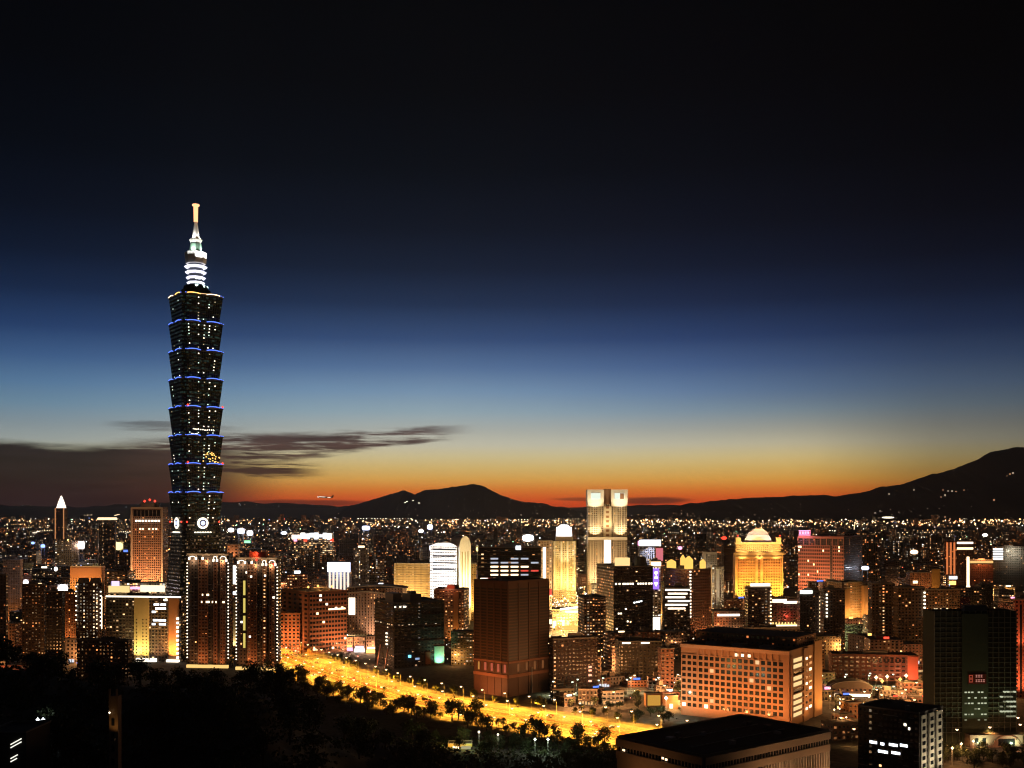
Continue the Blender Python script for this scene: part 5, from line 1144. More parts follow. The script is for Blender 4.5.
mast(842, 1290, 12, glow('lamp_yellow_green', (.95,1,.45), 5), 2.6, 40000, (.9,1,.4), 'large yellow-green floodlight on the dark ground north of the hotel')
for k, (px, d) in enumerate(((876,925),(882,905),(887,930),(900,915),(906,935))):
    mast(px, d, 13, W_GOLD if k % 2 else W_SOD, 1.7, 7000, (1,.48,.12), ['gold construction floodlight beside the brick end of the long red building','largest amber construction floodlight in the cluster, lowest down','amber construction floodlight in the middle of the cluster','gold construction floodlight in the cluster, next to the last one','amber construction floodlight next to the netted tower'][k], 'construction floodlights by the netted tower')
for k, (px, d) in enumerate(((830,850),(834,790),(846,760))): mast(px, d, 10, W_SOD, .8, 5000, (1,.48,.14), ['small amber lamp just past the end wall of the gridded hotel','small amber lamp between hotel and pilastered block','small amber lamp on the street by the flat-roofed building'][k])
for k, (px, d) in enumerate(((952,660),(961,672),(973,680))): mast(px, d, 10, W_SOD, .95, 6000, (1,.45,.15), ['amber lamp in front of the netted tower, lowest of three','amber lamp in front of the netted tower, middle of three','amber lamp in front of the netted tower, nearest its gate'][k])

def billboard(px, py, d, wpx, hpx, m, power, col, label, post=True, name='lit_billboard'):
    x = wx(px, d); z = ground_z(x, d); w, h = .9*wpx/F*d, .9*hpx/F*d; zc = wz(py, d); o = tag(empty(name, (x, d, z)), label, 'billboard')
    mb = MB(); mb.box(-w/2,w/2,-.6,.6,zc-z-h/2,zc-z+h/2); mb.build('sign_box', DARKMETAL, o)
    mb = MB(); n = 20; pts = [(w*.49*math.copysign(abs(math.cos(a))**.9, math.cos(a)), h*.47*math.copysign(abs(math.sin(a))**.9, math.sin(a))) for a in [2*math.pi*i/n for i in range(n)]]
    mb.face([(p[0],-.7,zc-z+p[1]) for p in pts]); mb.build('lit_face', m, o)
    mb = MB()
    for u in (-.3,.3): mb.tube((u*w,0,0),(u*w,0,max(1,zc-z-h/2)),.5,.5,6)
    mb.build('post', DARKMETAL, o)
    if power: light('POINT', o, (0,-12,zc-z), power, col, 1)
BW = glow('board_white', (1,.93,.86), 4); BY = glow('board_yellow', (1,.78,.28), 2.4); BB = glow('board_blue_white', (.72,.78,1), 4)
for a in ((80,545,2800,11,9,BW,4e5,(1,.8,.7),'blazing white billboard left of the dark round tower'),
          (117,546,2700,14,9,BY,3e5,(1,.8,.3),'blazing yellow billboard between the round tower and the gridded office tower'),
          (433,548,1900,8,7,BB,1.5e5,(.7,.75,1),'blue-white glowing board at the shoulder of the arched white tower'),
          (865,568,1800,9,4.5,BB,2e4,(.8,.85,1),'blue-white lamp board past the dark end of the red gridded slab'),
          (231,530,3600,7,5,BW,0,WARM,'white board just east of the tiered skyscraper'),
          (241,531,3300,8,6,BB,2e5,(.8,.85,1),'larger blue-white board next to the white one, east of the tiered skyscraper'),
          (250,533,3300,7,6,BW,2e5,(.9,.9,1),'third bright board in the row east of the tiered skyscraper'),
          (284,533,3300,7,3.5,BB,0,COOL,'small blue-white board halfway to the bright market roof'),
          (366,528,3900,9,5,BB,2e5,(.7,.75,1),'blue-white board below the foot of the peaked mountain'),
          (430,527,3900,6,6,BB,1e5,(.6,.7,1),'blue board above the gold slab block'),
          (421,531,3600,6,4,BW,0,WARM,'small white board beside the blue one above the gold slab block'),
          (480,549,2300,9,6,BY,1e5,(1,.7,.2),'yellow domed sign east of the arched white tower'),
          (528,538,2600,13,8,BW,1e5,(1,.9,.8),'white slanting roof sign behind the glass office block'),
          (571,570,2300,5,4,BW,0,WARM,'small white board beside the gold tower'),
          (63,589,1450,12,11,BW,6e4,(1,.9,.85),'round white lit sign left of the orange slab block'),
          (56,569,1800,4,5,BW,0,WARM,'small white sign above the round lit sign'),
          (26,583,1420,6,8,BW,3e4,(1,.8,.9),'pinkish white sign beside the tan balconied block'),
          (43,546,2900,5,4,glow('board_blue', (.25,.4,1), 2.5),1e5,(.3,.4,1),'small blue sign far beyond the tan balconied block'),
          (33,543,3000,4,3,glow('board_blue', (.25,.4,1), 2.5),0,COOL,'tiny blue sign west of the small blue one'),
          (888,517.5,9000,14,2.2,glow('bridge_white', (1,.9,.66), 2),0,WARM,'wide cream lit gantry on the far bright line under the mountain'),
          (895,545,3600,8,3,BW,0,WARM,'thin white board among the far eastern roofs'),
          (914,552,3000,9,5,W_SOD,0,WARM,'amber board among the far eastern roofs'),
          (985,535,4200,6,3.5,BW,0,WARM,'white board above the grey horizontal slab'),
          (724,538,3000,6,4,W_RED,0,WARM,'red board just left of the gold hotel crown'),
          (680,548,2600,5,4,W_PINK,0,WARM,'pink board above the gold-crowned tower')): billboard(*a)
b = B('bright_market_hall', 'long brilliantly lit white and red market roof far beyond the brown strip-windowed block', 'hall', 292,292,332,533,2900,0, dep=30, vis=546)
b.body(wc=(.4,.3,.25), lit=.5, hue=.6, st=2, ww=.8, wh=.6, bay=5, fl=5); q = random.Random(4)
for k in range(9): b.strip('R', b.w*k/9, b.w*(k+.9)/9, b.h-14+q.uniform(-4,5), b.h-4+q.uniform(-2,5), q.choice([BW,BB,W_COOL,BW,W_WARM]), 'lit_bay', 2)
for u in (.05,.3,.96): b.strip('R', b.w*u, b.w*u+8, b.h-22, b.h-15, W_RED if u > .2 else W_PINK, 'red_sign', 3)
b.roof(1, machine=False)

# ------------------------------------------------------------------ generic city: individual blocks, then the far mass
AVS = [p for p in AV if 650 < p[1] < 1300]
STREETS = [(p, 10) for n_ in SIDE for p in SIDE[n_]]
placed = []
def fits(x, y, r):
    for h in HEROES:
        if math.hypot(x-h.cx, y-h.cy) < (r+h.rad)*.92: return False
    for (a, b_, c_) in placed:
        if abs(x-a) < 80 and math.hypot(x-a, y-b_) < (r+c_)*.86: return False
    for p in AVS:
        if math.hypot(x-p[0], y-p[1]) < r+32: return False
    for p, w in STREETS:
        if abs(x-p[0]) < 70 and math.hypot(x-p[0], y-p[1]) < r+w: return False
    return True
def max_top(px0, px1, y):
    """highest skyline allowed for a block at distance y so that what the photo shows behind stays visible"""
    lim = 522
    for h in HEROES:
        if h.d > y and h.px[1] > px0-1 and h.px[0] < px1+1: lim = max(lim, h.vis-1)
    for p in AVS:
        q = CX+F*p[0]/p[1]
        if p[1] > y and px0-12 < q < px1+12: lim = max(lim, HY+165000/p[1]+10)
    return lim
LAND = [(60,'the pointed white-crowned tower'),(104,'the dark round tower'),(150,'the brown office tower'),(195,'the tiered skyscraper'),(232,'the twin apartment towers'),(312,'the brown strip-windowed block'),(340,'the lantern tower'),(375,'the curved beige hall'),
        (412,'the gold slab block'),(450,'the arched white tower'),(510,'the dark granite tower'),(565,'the slender gold tower'),(607,'the twin-topped tower'),(633,'the broad dark tower'),(688,'the gold-crowned tower'),(757,'the gold hotel'),(825,'the red gridded slab'),
        (855,'the horseshoe hotel'),(882,'the dark brown apartments'),(910,'the tan dotted apartments'),(950,'the striped orange block'),(980,'the gold-parapet podium'),(1015,'the narrow red tower')]
TONES = [('grey', (.2,.19,.18)), ('brown', (.19,.12,.08)), ('tan', (.3,.22,.15)), ('brick', (.26,.11,.07)), ('dark', (.07,.06,.055)), ('pale', (.38,.33,.28))]
ORD = ['nearest','second','third','fourth','fifth','sixth','seventh','eighth','ninth','tenth','eleventh','twelfth','thirteenth','fourteenth','fifteenth','sixteenth','seventeenth','eighteenth','nineteenth','twentieth']
gen = []
g = random.Random(77); tries = 0
while len(gen) < 250 and tries < 14000:
    tries += 1
    py = g.uniform(566, 690) if g.random() < .8 else g.uniform(600, 672); px = g.uniform(-15, 1040); y = 165000/(py-HY); x = wx(px, y)
    w = g.uniform(16, 44); dp = g.uniform(14, 34); th = g.choice([R(g.gauss(12,4)), R(g.gauss(-6,3))]); r = math.hypot(w, dp)/2
    if ground_z(x, y) > .3 or not fits(x, y, r): continue
    if (y < 1010 and px < 690) or (y < 800) or (388 < px < 478 and y < 1090) or (541 < px < 604 and 1380 < y < 2150): continue
    H = min(95, max(9, math.exp(g.gauss(3.25, .5))));  H = H*1.25 if y > 1300 else H
    pw = r/y*F; lim = max_top(px-pw, px+pw, y); Hmax = EYE - (lim-HY)*y/F
    H = min(H, Hmax)
    if H < 6.5: continue
    placed.append((x, y, r)); ti = g.randrange(len(TONES)); gen.append([x, y, w, dp, th, H, ti, px])
gen.sort(key=lambda q: q[1])
count = {}; ROOFSIGN = [W_CREAM, W_PINK, W_COOL, W_WARM, W_GOLD, W_RED, W_GREEN, W_BLUE]
SIGNW = ['cream','pink','cool white','warm','gold','red','green','blue']
for _ in range(900):
    if len(gen) > 282: break
    px, y = g.choice([(g.uniform(822,925), g.uniform(720,1000)), (g.uniform(560,676), g.uniform(860,990)), (g.uniform(850,1030), g.uniform(900,1150))]); x = wx(px, y); w = g.uniform(9,22); dp = g.uniform(8,16); r = math.hypot(w,dp)/2
    if not fits(x, y, r): continue
    pw = r/y*F; H = min(g.uniform(5,12), EYE-(max_top(px-pw, px+pw, y)-HY)*y/F)
    if H < 4: continue
    placed.append((x,y,r)); gen.append([x,y,w,dp,R(g.gauss(12,8)),H,g.choice([0,1,3,4]),px])
gen.sort(key=lambda q: q[1])
for x, y, w, dp, th, H, ti, px in gen:
    tone, wc = TONES[ti]; land = min(LAND, key=lambda l: abs(l[0]-px))
    size = 'low' if H < 20 else 'mid-height' if H < 42 else 'tall'
    sgn = g.randrange(8) if g.random() < .2 else None
    key = (tone, size, sgn, land[1]); n = count[key] = count.get(key, 0)+1
    kind = 'low_building' if H < 20 else 'apartment_block' if ti % 2 else 'office_block'
    lab = f"{size} {tone} {'building' if H < 20 else 'block'}" + (f" with a {SIGNW[sgn]} roof sign" if sgn is not None else '') + f", {ORD[min(n-1,19)]} such {'beyond' if y > 1500 else 'around'} {land[1]}"
    mb = MB(); fac(mb, tuple(c*g.uniform(.75,1.2) for c in wc), g.choice([.01,.03,.05,.09,.16]), g.uniform(.3,.75), g.uniform(2,3.4), g.choice([0,.03,.06,.14]), g.uniform(.4,.7), g.uniform(.38,.55), g.uniform(2.9,4.2), g.uniform(3.1,3.8))
    mb.box(-w/2, w/2, -dp/2, dp/2, 0, H, 0, 1)
    o = empty(kind, (x, y, 0), th); tag(o, lab, 'building', 'city blocks between the landmarks'); mb.build('wall', [FAC, ROOF], o)
    mb = MB(); a, c = w/2, dp/2
    if g.random() < .5: mb.box(-a*.5, a*.1, -c*.4, c*.4, H, H+g.uniform(2.5,4.5)); nm = 'penthouse'
    else: mb.box(-a-.1, a+.1, -c-.1, -c+.3, H, H+1.1); mb.box(-a-.1, -a+.3, -c+.31, c+.1, H, H+1.1); mb.box(a-.3, a+.1, -c+.31, c+.1, H, H+1.1); nm = 'parapet'
    mb.build(nm, mat('block_trim', (.17,.14,.12), .9), o)
    if sgn is not None:
        mb = MB(); sw = min(w*.7, y/F*g.uniform(3,7)); sh = y/F*g.uniform(1.2,2.6); mb.box(-sw/2, sw/2, -c+.5, -c+1.2, H+.8, H+.8+sh); mb.build('roof_sign', ROOFSIGN[sgn], o)
    elif g.random() < .3: 
        mb = MB(); [mb.box(-a*.9+a*1.8*k/6, -a*.9+a*1.8*(k+.7)/6, -c-.6, -c-.05, .5, g.uniform(2.2,3.6)) for k in range(6) if g.random() < .7]
        if mb.v: mb.build('shop_front', g.choice([glow('shop_warm', (1,.6,.25), .8), glow('shop_white', (.9,.92,1), .9), glow('shop_amber', (1,.42,.1), .8)]), o)
    if g.random() < .78 and y < 2400:                      # a street lamp before the block
        lx, ly = x+g.uniform(-.5,.5)*w, y-r-8
        if ground_z(lx, ly) < .3: lamp(sod, lx, ly, math.pi*g.random(), 'sodium street lamp in the lanes between the city blocks', 'lamps in the lanes between city blocks', g.choice([12000, 32000, 80000]), (1,.42,.13), False)

far = MB(); f_ = random.Random(5)
for _ in range(6500):
    py = HY + 11 + 60*f_.random()**1.15; y = min(12500, 165000/(py-HY)*f_.uniform(.92,1.08)); px = f_.uniform(-120, 1140); x = wx(px, y)
    if y < 2250: continue
    w, dp = f_.uniform(18,55), f_.uniform(16,40); H = min(85, math.exp(f_.gauss(3.05,.5)))
    if any(abs(px-(h.px[0]+h.px[1])/2) < (h.px[1]-h.px[0])/2+2 and h.d > y and wz(h.vis, y) < H for h in HEROES): continue
    if any(math.hypot(x-h.cx, y-h.cy) < h.rad+28 for h in HEROES if h.cy > 2000): continue
    wc = f_.choice(TONES)[1]; k = f_.uniform(.6,1.1)
    fac(far, tuple(c*k for c in wc), f_.choice([.02,.04,.08,.12,.2]), f_.uniform(.2,.85), f_.uniform(1.2,3), f_.choice([0,.05,.1]), .55, .5, 5, 4.6)
    z = ground_z(x, y); a = f_.choice([.2,-.1,.25]); ca, sa = math.cos(a), math.sin(a)
    o_ = [(x+ca*u-sa*v, y+sa*u+ca*v) for u, v in ((-w/2,-dp/2),(w/2,-dp/2),(w/2,dp/2),(-w/2,dp/2))]
    far.prism(o_, o_, z-2, z+H, 0, 1)
tag(far.build('distant_city_blocks', [FAC, ROOF]), kind='stuff')

PAL = [((1,.72,.42),.34),((1,.45,.14),.30),((.95,.95,1),.18),((1,.88,.66),.08),((1,.1,.06),.045),((.4,1,.55),.03),((.3,.4,1),.025)]
def pick(q):
    v = q.random()
    for c, p in PAL:
        v -= p
        if v < 0: return c
    return PAL[0][0]
dots = MB(); q = random.Random(31)
def dot(x, y, z, big=1.0, col=None, st=None):
    c = col or pick(q); s_ = st or math.exp(q.gauss(.95,.8)); dots.c = (*c, s_); r = max(.45, y/F*.46*big*q.uniform(.7,1.3)); dots.octa(x, y, z, r)
def okdot(x, y):
    px = CX+F*x/y
    return not any(h.d > y+20 and h.px[0]-1 < px < h.px[1]+1 and HY+F*(EYE-8)/y < h.vis for h in HEROES)
for _ in range(360):                                       # lamps strung along far streets
    py = HY+10+62*q.random()**1.3; y0 = 165000/(py-HY); x0 = wx(q.uniform(-40,1060), y0); ang = q.choice([.25,1.82,-.1,1.5]); c = q.choice([(1,.5,.17),(1,.7,.4),(1,.45,.12),(1,.86,.66)]); st = math.exp(q.gauss(.7,.8))
    for k in range(q.randrange(5,22)):
        x, y = x0+math.cos(ang)*k*38, y0+math.sin(ang)*k*38
        if y > 1900 and okdot(x, y): dot(x, y, ground_z(x, y)+9, .85, c, st)
for _ in range(3000):
    py = HY+9+62*q.random()**1.25; y = 165000/(py-HY); x = wx(q.uniform(-40,1060), y)
    if 1700 < y < 12500 and okdot(x, y): dot(x, y, ground_z(x, y)+q.uniform(5,38), q.choice([.7,.8,1,1,1.3]))
for _ in range(1100):                                       # the bright far rim below the mountains
    y = q.uniform(9800,12600); px = q.choice([q.uniform(440,660), q.uniform(640,1030), q.uniform(640,1030), q.uniform(-20,440)]); x = wx(px, y)
    dot(x, y, ground_z(x, y)+q.uniform(3,25), q.uniform(.8,1.7), q.choice([(1,.5,.2),(1,.62,.3),(1,.8,.55),(1,.42,.15)]), q.uniform(1.2,6))
for _ in range(1300):                                      # near lights in the lanes
    py = q.uniform(572,668) if q.random() < .75 else q.uniform(560,600); y = 165000/(py-HY); x = wx(q.uniform(0,1024), y)
    if ground_z(x, y) < .3 and okdot(x, y) and fits(x, y, 1): dot(x, y, q.uniform(3,9), q.choice([.7,.9,1.1,1.5]), None, math.exp(q.gauss(1.0,.8)))
for _ in range(330):                                       # the crowded bright quarter below the gold tower
    px = q.gauss(572, 17); py = q.uniform(588, 630); y = 165000/(py-HY); x = wx(px, y)
    if fits(x, y, 1) and 545 < px < 600: dot(x, y, q.uniform(2,8), q.uniform(.9,2), q.choice([(1,.8,.5),(1,.6,.18),(1,.95,.9),(1,.7,.3)]), q.uniform(2,5))
for _ in range(110):                                       # lamps of the lots round the granite tower and the market row
    px, py = q.choice([(q.uniform(303,378), q.uniform(638,656)), (q.uniform(443,475), q.uniform(640,672)), (q.uniform(552,690), q.uniform(668,706)), (q.uniform(825,925), q.uniform(668,712))]); y = 165000/(py-HY); x = wx(px, y)
    if fits(x, y, .5): dot(x, y, q.uniform(3,7), q.uniform(.8,1.5), q.choice([(1,.8,.5),(1,.5,.2),(1,.35,.25),(.85,1,.75),(1,.95,.9)]), q.uniform(1,4))
tag(dots.build('city_lights', DOT), kind='stuff')

# lights on the far slopes
from mathutils.bvhtree import BVHTree
slopes = MB(); q = random.Random(8); mts = [o for o in C.objects if o.type == 'MESH' and o.name.split('.')[0] in ('mountain','hills')]
bv = [BVHTree.FromPolygons([v.co for v in o.data.vertices], [tuple(p.vertices) for p in o.data.polygons]) for o in mts]
def slope_light(px, py, big=1., col=(1,.8,.55), st=2):
    dvec = Vector(((px-CX)/F, 1, (HY-py)/F)).normalized(); best = None
    for t_ in bv:
        h_ = t_.ray_cast(Vector((0,0,EYE)), dvec)
        if h_[0] and (best is None or h_[3] < best[3]): best = h_
    if best:
        p = best[0] - dvec*30; slopes.c = (*col, st); slopes.octa(p.x, p.y, p.z, p.y/F*.42*big)
for px, py in ((407,501.5),(413,500.5),(419,503),(405,502.5)): slope_light(px, py, 1.3, (1,.85,.65), 4)
for px, py in ((943,490),(948,491),(952,491),(956,491.5),(945,495),(941,497),(964,490),(1010,474),(1013,473),(1007,476),(914,490),(889,494),(875,513),(880,511),(994,500),(950,519),(945,517),(966,519)): slope_light(px, py, q.uniform(.8,1.2), q.choice([(1,.8,.55),(1,.5,.25)]), q.uniform(2,5))
for _ in range(150): slope_light(q.uniform(0,345), 513.5-10*q.random()**2, q.uniform(.6,1), q.choice([(1,.7,.45),(1,.5,.25),(.9,.9,1)]), q.uniform(.5,2))
for _ in range(60): slope_light(q.uniform(560,700), 516-9*q.random()**2, q.uniform(.6,1), q.choice([(1,.7,.45),(1,.5,.25)]), q.uniform(.5,2))
for _ in range(45): slope_light(q.gauss(500,50), 516-q.random()**2*18, q.uniform(.6,.9), (1,.75,.5), q.uniform(.5,1.4))
for _ in range(40): slope_light(q.uniform(700,1024), 518-q.random()**2*14, q.uniform(.6,.9), (1,.7,.45), q.uniform(.5,1.4))
tag(slopes.build('slope_lights', DOT), kind='stuff')
o = tag(empty('arch_lamp', (wx(855,9000), 9000, ground_z(wx(855,9000),9000))), 'tiny leaning lit arch on the far bright line below the eastern mountain', 'arch')
mb = MB(); P_ = [(-8,0,0),(-6,0,30),(0,0,62),(12,0,80),(22,0,74)]
for a_, b_ in zip(P_, P_[1:]): mb.tube(a_, b_, 3.4, 3.4, 6)
mb.build('arch', glow('arch_gold', (1,.72,.4), 1.6), o); mb = MB(); mb.octa(22,0,76,5); mb.build('red_lamp', W_RED, o)

# ------------------------------------------------------------------ trees
def leaf_material():
    m = bpy.data.materials.new('leaves'); m.use_nodes = True; t = NT(m.node_tree); b_ = t.n['Principled BSDF']
    a = t.node('ShaderNodeAttribute', attribute_name='wc').outputs['Color']; r_ = t.node('ShaderNodeObjectInfo').outputs['Random']
    t.put(b_.inputs['Base Color'], t.mix(1.0, a, t.mix(r_, (.75,.8,.7,1), (1.15,1.1,1,1)), 'MULTIPLY')); b_.inputs['Roughness'].default_value = .75
    return m
LEAF = leaf_material()
def tree_proto(seed):
    q = random.Random(seed); r = empty('broadleaf_tree', (0,0,0)); mb = MB(); H = 10.0
    mb.tube((0,0,-.6),(.15,0,3),.34,.24,8); mb.tube((.15,0,3),(.2,.1,6.5),.24,.12,7)
    lobes = []
    for k in range(11):
        a = q.uniform(0,6.28); rr = q.uniform(1.0,3.3); z_ = q.uniform(2.8,8.2); rr *= 1.15-abs(z_-4.6)/6; p = (rr*math.cos(a), rr*math.sin(a), z_); lobes.append((p, q.uniform(1.5,2.4)))
        mb.tube((.15,0,q.uniform(2.6,4.6)), p, .12, .04, 5)
    mb.build('trunk', BARK, r)
    mb = MB()
    for (px_, py_, pz), R_ in lobes:
        for _ in range(62):
            v = Vector((q.gauss(0,1), q.gauss(0,1), q.gauss(0,.8))).normalized()*R_*q.random()**.35; c = Vector((px_,py_,pz))+v
            n = Vector((q.gauss(0,1), q.gauss(0,1), q.gauss(0,1))).normalized(); u = n.orthogonal().normalized()*q.uniform(.25,.52); w_ = n.cross(u).normalized()*q.uniform(.2,.42)
            k = q.uniform(.55,1.35); mb.c = (.045*k,.062*k,.022*k,1); mb.face([c-u-w_*.4, c+w_, c+u+w_*.4, c-w_])
    mb.build('crown', LEAF, r); index_children(r); return r
PROT = [tree_proto(s_) for s_ in (1,2,3,4)]; used = set()
def tree(x, y, s_, label, group, q):
    i = q.randrange(4); o = PROT[i] if i not in used else copy_tree(PROT[i]); used.add(i)
    o.location = (x, y, ground_z(x, y)); o.rotation_euler = (0,0,q.uniform(0,6.28)); o.scale = (s_*q.uniform(.9,1.15),)*2+(s_*q.uniform(.85,1.15),); tag(o, label, 'tree', group)
q = random.Random(12); n = 0; pts = []; tr_ = 0; HILL = []
while n < 92 and tr_ < 20000:
    tr_ += 1; px = q.uniform(-15, 470); y = q.uniform(330, 715) if q.random() < .8 else q.uniform(220, 400); x = wx(px, y); z = ground_z(x, y)
    py = HY+F*(EYE-z)/y
    if z < 1.5 or py > 790 or min([math.dist(p, (x, y)) for p in AVS]) < 44 or any(math.dist(p, (x, y)) < 6 for p in pts): continue
    if any(math.hypot(x-h.cx, y-h.cy) < h.rad+6 for h in HEROES): continue
    if y < 440 and (abs(px-114) < 20 and y < 345 or px < 60 and y < 345): continue
    pts.append((x, y)); n += 1; tree(x, y, q.uniform(1.2,1.9), 'dark leafy tree on the unlit wooded hillside', 'trees on the dark hillside', q)
NE = 'trees along the near edge of the avenue'; NL = 'leafy tree lit orange along the near edge of the avenue'
for off, lab, grp, stp, y1 in ((-34, NL, NE, 10, 1080), (-43, NL, NE, 12, 1060), (-56, NL, NE, 17, 1000), (0, 'small tree on the planted median of the avenue', 'trees on the avenue median', 60, 1000), (36, 'leafy tree along the far pavement of the avenue', 'trees along the far pavement of the avenue', 24, 1150)):
    for x, y, a in along(AV, stp, off, 3):
        if visible(x, y) and 690 < y < y1 and q.random() < .8: tree(x+q.uniform(-5,5)*(off < 0), y+q.uniform(-5,3)*(off < 0), q.uniform(.5,.7) if off == 0 else q.uniform(.6,1.1) if off > 0 else q.uniform(.6,1.15)+q.random()**3*.6, lab, grp, q)
k = 0
while k < 26:
    px, y = q.uniform(560,690), q.uniform(770,965); x = wx(px, y)
    if fits(x, y, 3): tree(x, y, q.uniform(.6,1), 'dark tree in the lots around the side street', 'trees around the side street', q); k += 1
    else: k += .02
k = 0
while k < 34:
    px, y = q.choice([(q.uniform(822,930), q.uniform(690,1000)), (q.uniform(940,1030), q.uniform(640,690))]); x = wx(px, y)
    if fits(x, y, 2): tree(x, y, q.uniform(.6,1), 'dark tree in the lots around the construction site', 'trees around the construction site', q); k += 1
    else: k += .02
k = 0
while k < 20:
    px, y = q.uniform(425,615), q.uniform(640,740); x = wx(px, y)
    if min([math.dist(p, (x, y)) for p in AVS]) > 40 and fits(x, y, 2): tree(x, y, q.uniform(.7,1.1), 'dark tree in the grove below the avenue', 'trees in the grove below the avenue', q); k += 1
    else: k += .02

ug = MB(); q = random.Random(41)
for _ in range(7400):
    px = q.uniform(-40, 640) if q.random() < .65 else q.uniform(400, 630); y = q.uniform(230, 740)**1.0; x = wx(px, y); z = ground_z(x, y)
    if HY+F*(EYE-z)/y > 800 or min(math.dist(p, (x, y)) for p in AVS) < 32 or any(math.hypot(x-h.cx, y-h.cy) < h.rad+2 for h in HEROES if h.d < 900): continue
    R_ = q.uniform(1,2.6)
    for _k in range(10):
        v = Vector((q.gauss(0,1), q.gauss(0,1), abs(q.gauss(0,.8)))).normalized()*R_*q.uniform(.6,1); c = Vector((x, y, z+.2))+v
        n_ = Vector((q.gauss(0,1), q.gauss(0,1), q.gauss(0,1)+.5)).normalized(); u = n_.orthogonal().normalized()*q.uniform(.5,1); w_ = n_.cross(u).normalized()*q.uniform(.4,.8)
        k_ = q.uniform(.55,1.3); ug.c = (.035*k_,.05*k_,.018*k_,1); ug.face([c-u-w_*.4, c+w_, c+u+w_*.4, c-w_])
tag(ug.build('undergrowth', LEAF), kind='stuff')

# ------------------------------------------------------------------ cars
CARCOL = [('white', (.7,.7,.7)), ('silver', (.4,.41,.42)), ('black', (.02,.02,.022)), ('yellow', (.7,.42,.03)), ('red', (.4,.03,.02))]
def car_proto(name, col):
    r = empty('car', (0,0,0)); paint = mat('paint_'+name, col, .3, .05, .5, 0, .5)
    prof = [(-2.2,.35),(2.2,.35),(2.25,.75),(1.3,.92),(.55,1.42),(-1.1,1.45),(-1.85,.98),(-2.22,.9)]
    mb = MB(); w = .85
    A = [(x,-w*(.86 if z > 1.2 else 1),z) for x, z in prof]; Bq = [(x,w*(.86 if z > 1.2 else 1),z) for x, z in prof]
    mb.face(A); mb.face(Bq[::-1])
    for i in range(len(A)): j = (i+1) % len(A); mb.face([A[j], A[i], Bq[i], Bq[j]])
    mb.build('body', paint, r)
    mb = MB(); mb.face([(1.2,-.7,.97),(1.2,.7,.97),(.6,.62,1.39),(.6,-.62,1.39)]); mb.face([(-1.78,.66,1.04),(-1.78,-.66,1.04),(-1.16,-.6,1.42),(-1.16,.6,1.42)])
    for s_ in (-1,1): mb.face([(-1.5,s_*.86,1.0),(1.0,s_*.86,1.0),(.5,s_*.78,1.36),(-1.0,s_*.78,1.38)][::s_])
    mb.build('window', GLASS, r)
    for x in (-1.35,1.35):
        for s_ in (-1,1): mb = MB(); mb.tube((x,s_*.68,.33),(x,s_*.9,.33),.33,.33,10); mb.build('wheel', mat('tyre', (.02,.02,.02), .9), r)
    for s_ in (-1,1):
        mb = MB(); mb.box(2.2,2.36,s_*.6-.24,s_*.6+.24,.58,.82); mb.build('headlight', glow('headlight', (1,.93,.75), 8), r)
        mb = MB(); mb.box(-2.36,-2.2,s_*.6-.22,s_*.6+.22,.68,.9); mb.build('taillight', glow('taillight', (1,.05,.02), 4), r)
    index_children(r); return r
CARS = [(n_, car_proto(n_, c_)) for n_, c_ in CARCOL]; cu = set(); q = random.Random(2)
def car(x, y, a, z, where, group):
    i = q.randrange(5); n_, p = CARS[i]; o = p if i not in cu else copy_tree(p); cu.add(i); o.location = (x, y, z); o.rotation_euler = (0,0,a)
    tag(o, f'{n_} car with lit headlights driving on {where}', 'car', f'{n_} cars {group}')
for off, dirn in ((-19,0),(-15,0),(-11,0),(-7,0),(7,1),(11,1),(15,1),(19,1)):
    for x, y, a in along(AV, 62, off, q.uniform(5,55)):
        if visible(x, y) and 700 < y < 1180: car(x+q.uniform(-5,5)*math.cos(a), y+q.uniform(-5,5)*math.sin(a), a+(math.pi if dirn else 0), .03, 'the bright avenue', 'on the avenue')
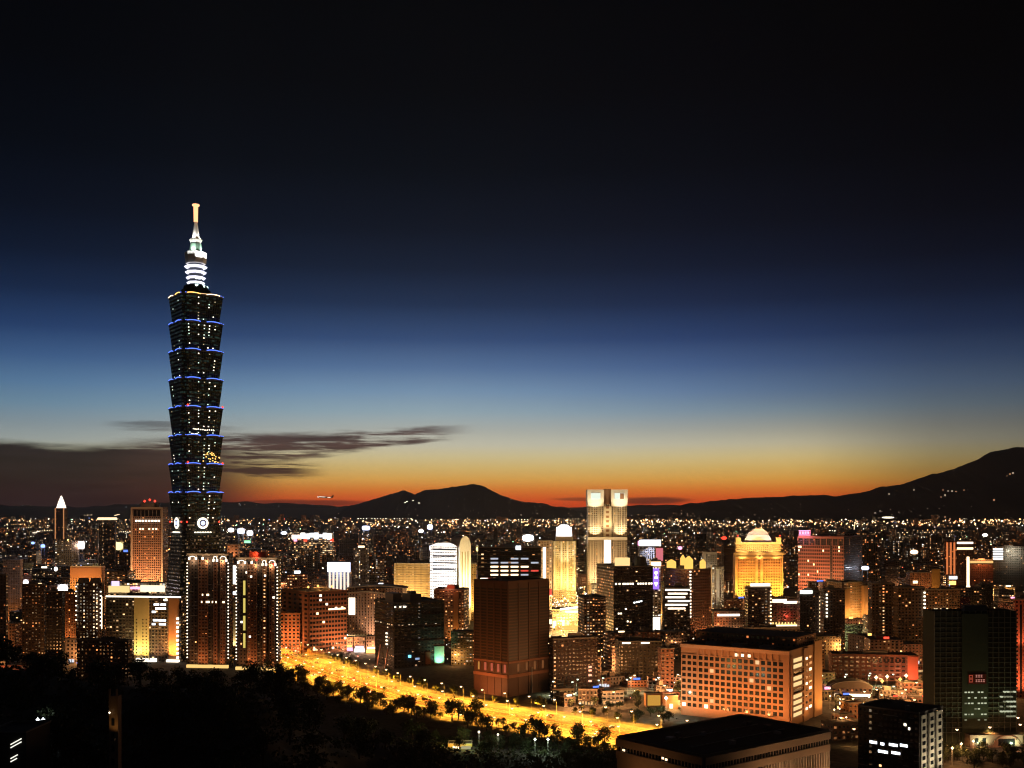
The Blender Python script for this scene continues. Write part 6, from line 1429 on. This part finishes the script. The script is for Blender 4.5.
for nm in ('east_street','side_street','north_street'):
    for off, dirn in ((-4,0),(4,1)):
        for x, y, a in along(SIDE[nm], 26, off, q.uniform(3,20)):
            if visible(x, y): car(x, y, a+(math.pi if dirn else 0), .02, 'the '+nm.replace('_',' '), 'on the '+nm.replace('_',' '))

# ------------------------------------------------------------------ airliner low over the horizon
o = tag(empty('airliner', (wx(325,4500), 4500, wz(497.2,4500)), R(4)), 'tiny airliner with lit cabin and landing lights, low in the red sky', 'airplane'); o.rotation_euler = (0, R(4), R(4))
pw = mat('airliner_white', (.7,.7,.72), .4)
mb = MB()
for a_, b_, r0, r1 in (((-30,0,0),(-24,0,0),.8,3),((-24,0,0),(20,0,0),3,3),((20,0,0),(33,0,1.5),3,.7)): mb.tube(a_, b_, r0, r1, 12)
mb.build('fuselage', pw, o)
for s_ in (-1,1):
    mb = MB(); A_ = [(-6,s_*2,-1),(6,s_*2,-1),(13,s_*30,1.5),(9,s_*30,1.5)]; mb.face(A_); mb.face([(p[0],p[1],p[2]-.7) for p in A_[::-1]]); 
    for i in range(4): j = (i+1)%4; mb.face([A_[j],A_[i],(A_[i][0],A_[i][1],A_[i][2]-.7),(A_[j][0],A_[j][1],A_[j][2]-.7)])
    mb.build('wing', pw, o)
    mb = MB(); mb.tube((-4,s_*10,-2.4),(3,s_*10,-2.4),1.6,1.3,10); mb.build('engine', STEEL, o)
mb = MB(); A_ = [(24,.3,2),(32,.3,2),(35,.3,11),(31,.3,11)]; mb.face(A_); mb.face([(p[0],-.3,p[2]) for p in A_[::-1]]); 
for i in range(4): j = (i+1)%4; mb.face([A_[i],A_[j],(A_[j][0],-.3,A_[j][2]),(A_[i][0],-.3,A_[i][2])][::-1])
mb.build('tail_fin', pw, o)
mb = MB()
for k in range(26): mb.box(-23+1.75*k,-23+1.75*k+1.3,-3.3,-2.9,-.2,1.3)
tag(mb.build('cabin_window', glow('cabin_light', (1,.86,.7), 2.6), o), kind='stuff')
mb = MB(); mb.octa(-28,-1.2,-1,1.7); mb.build('landing_light', glow('landing_light', (1,.95,.9), 6), o)
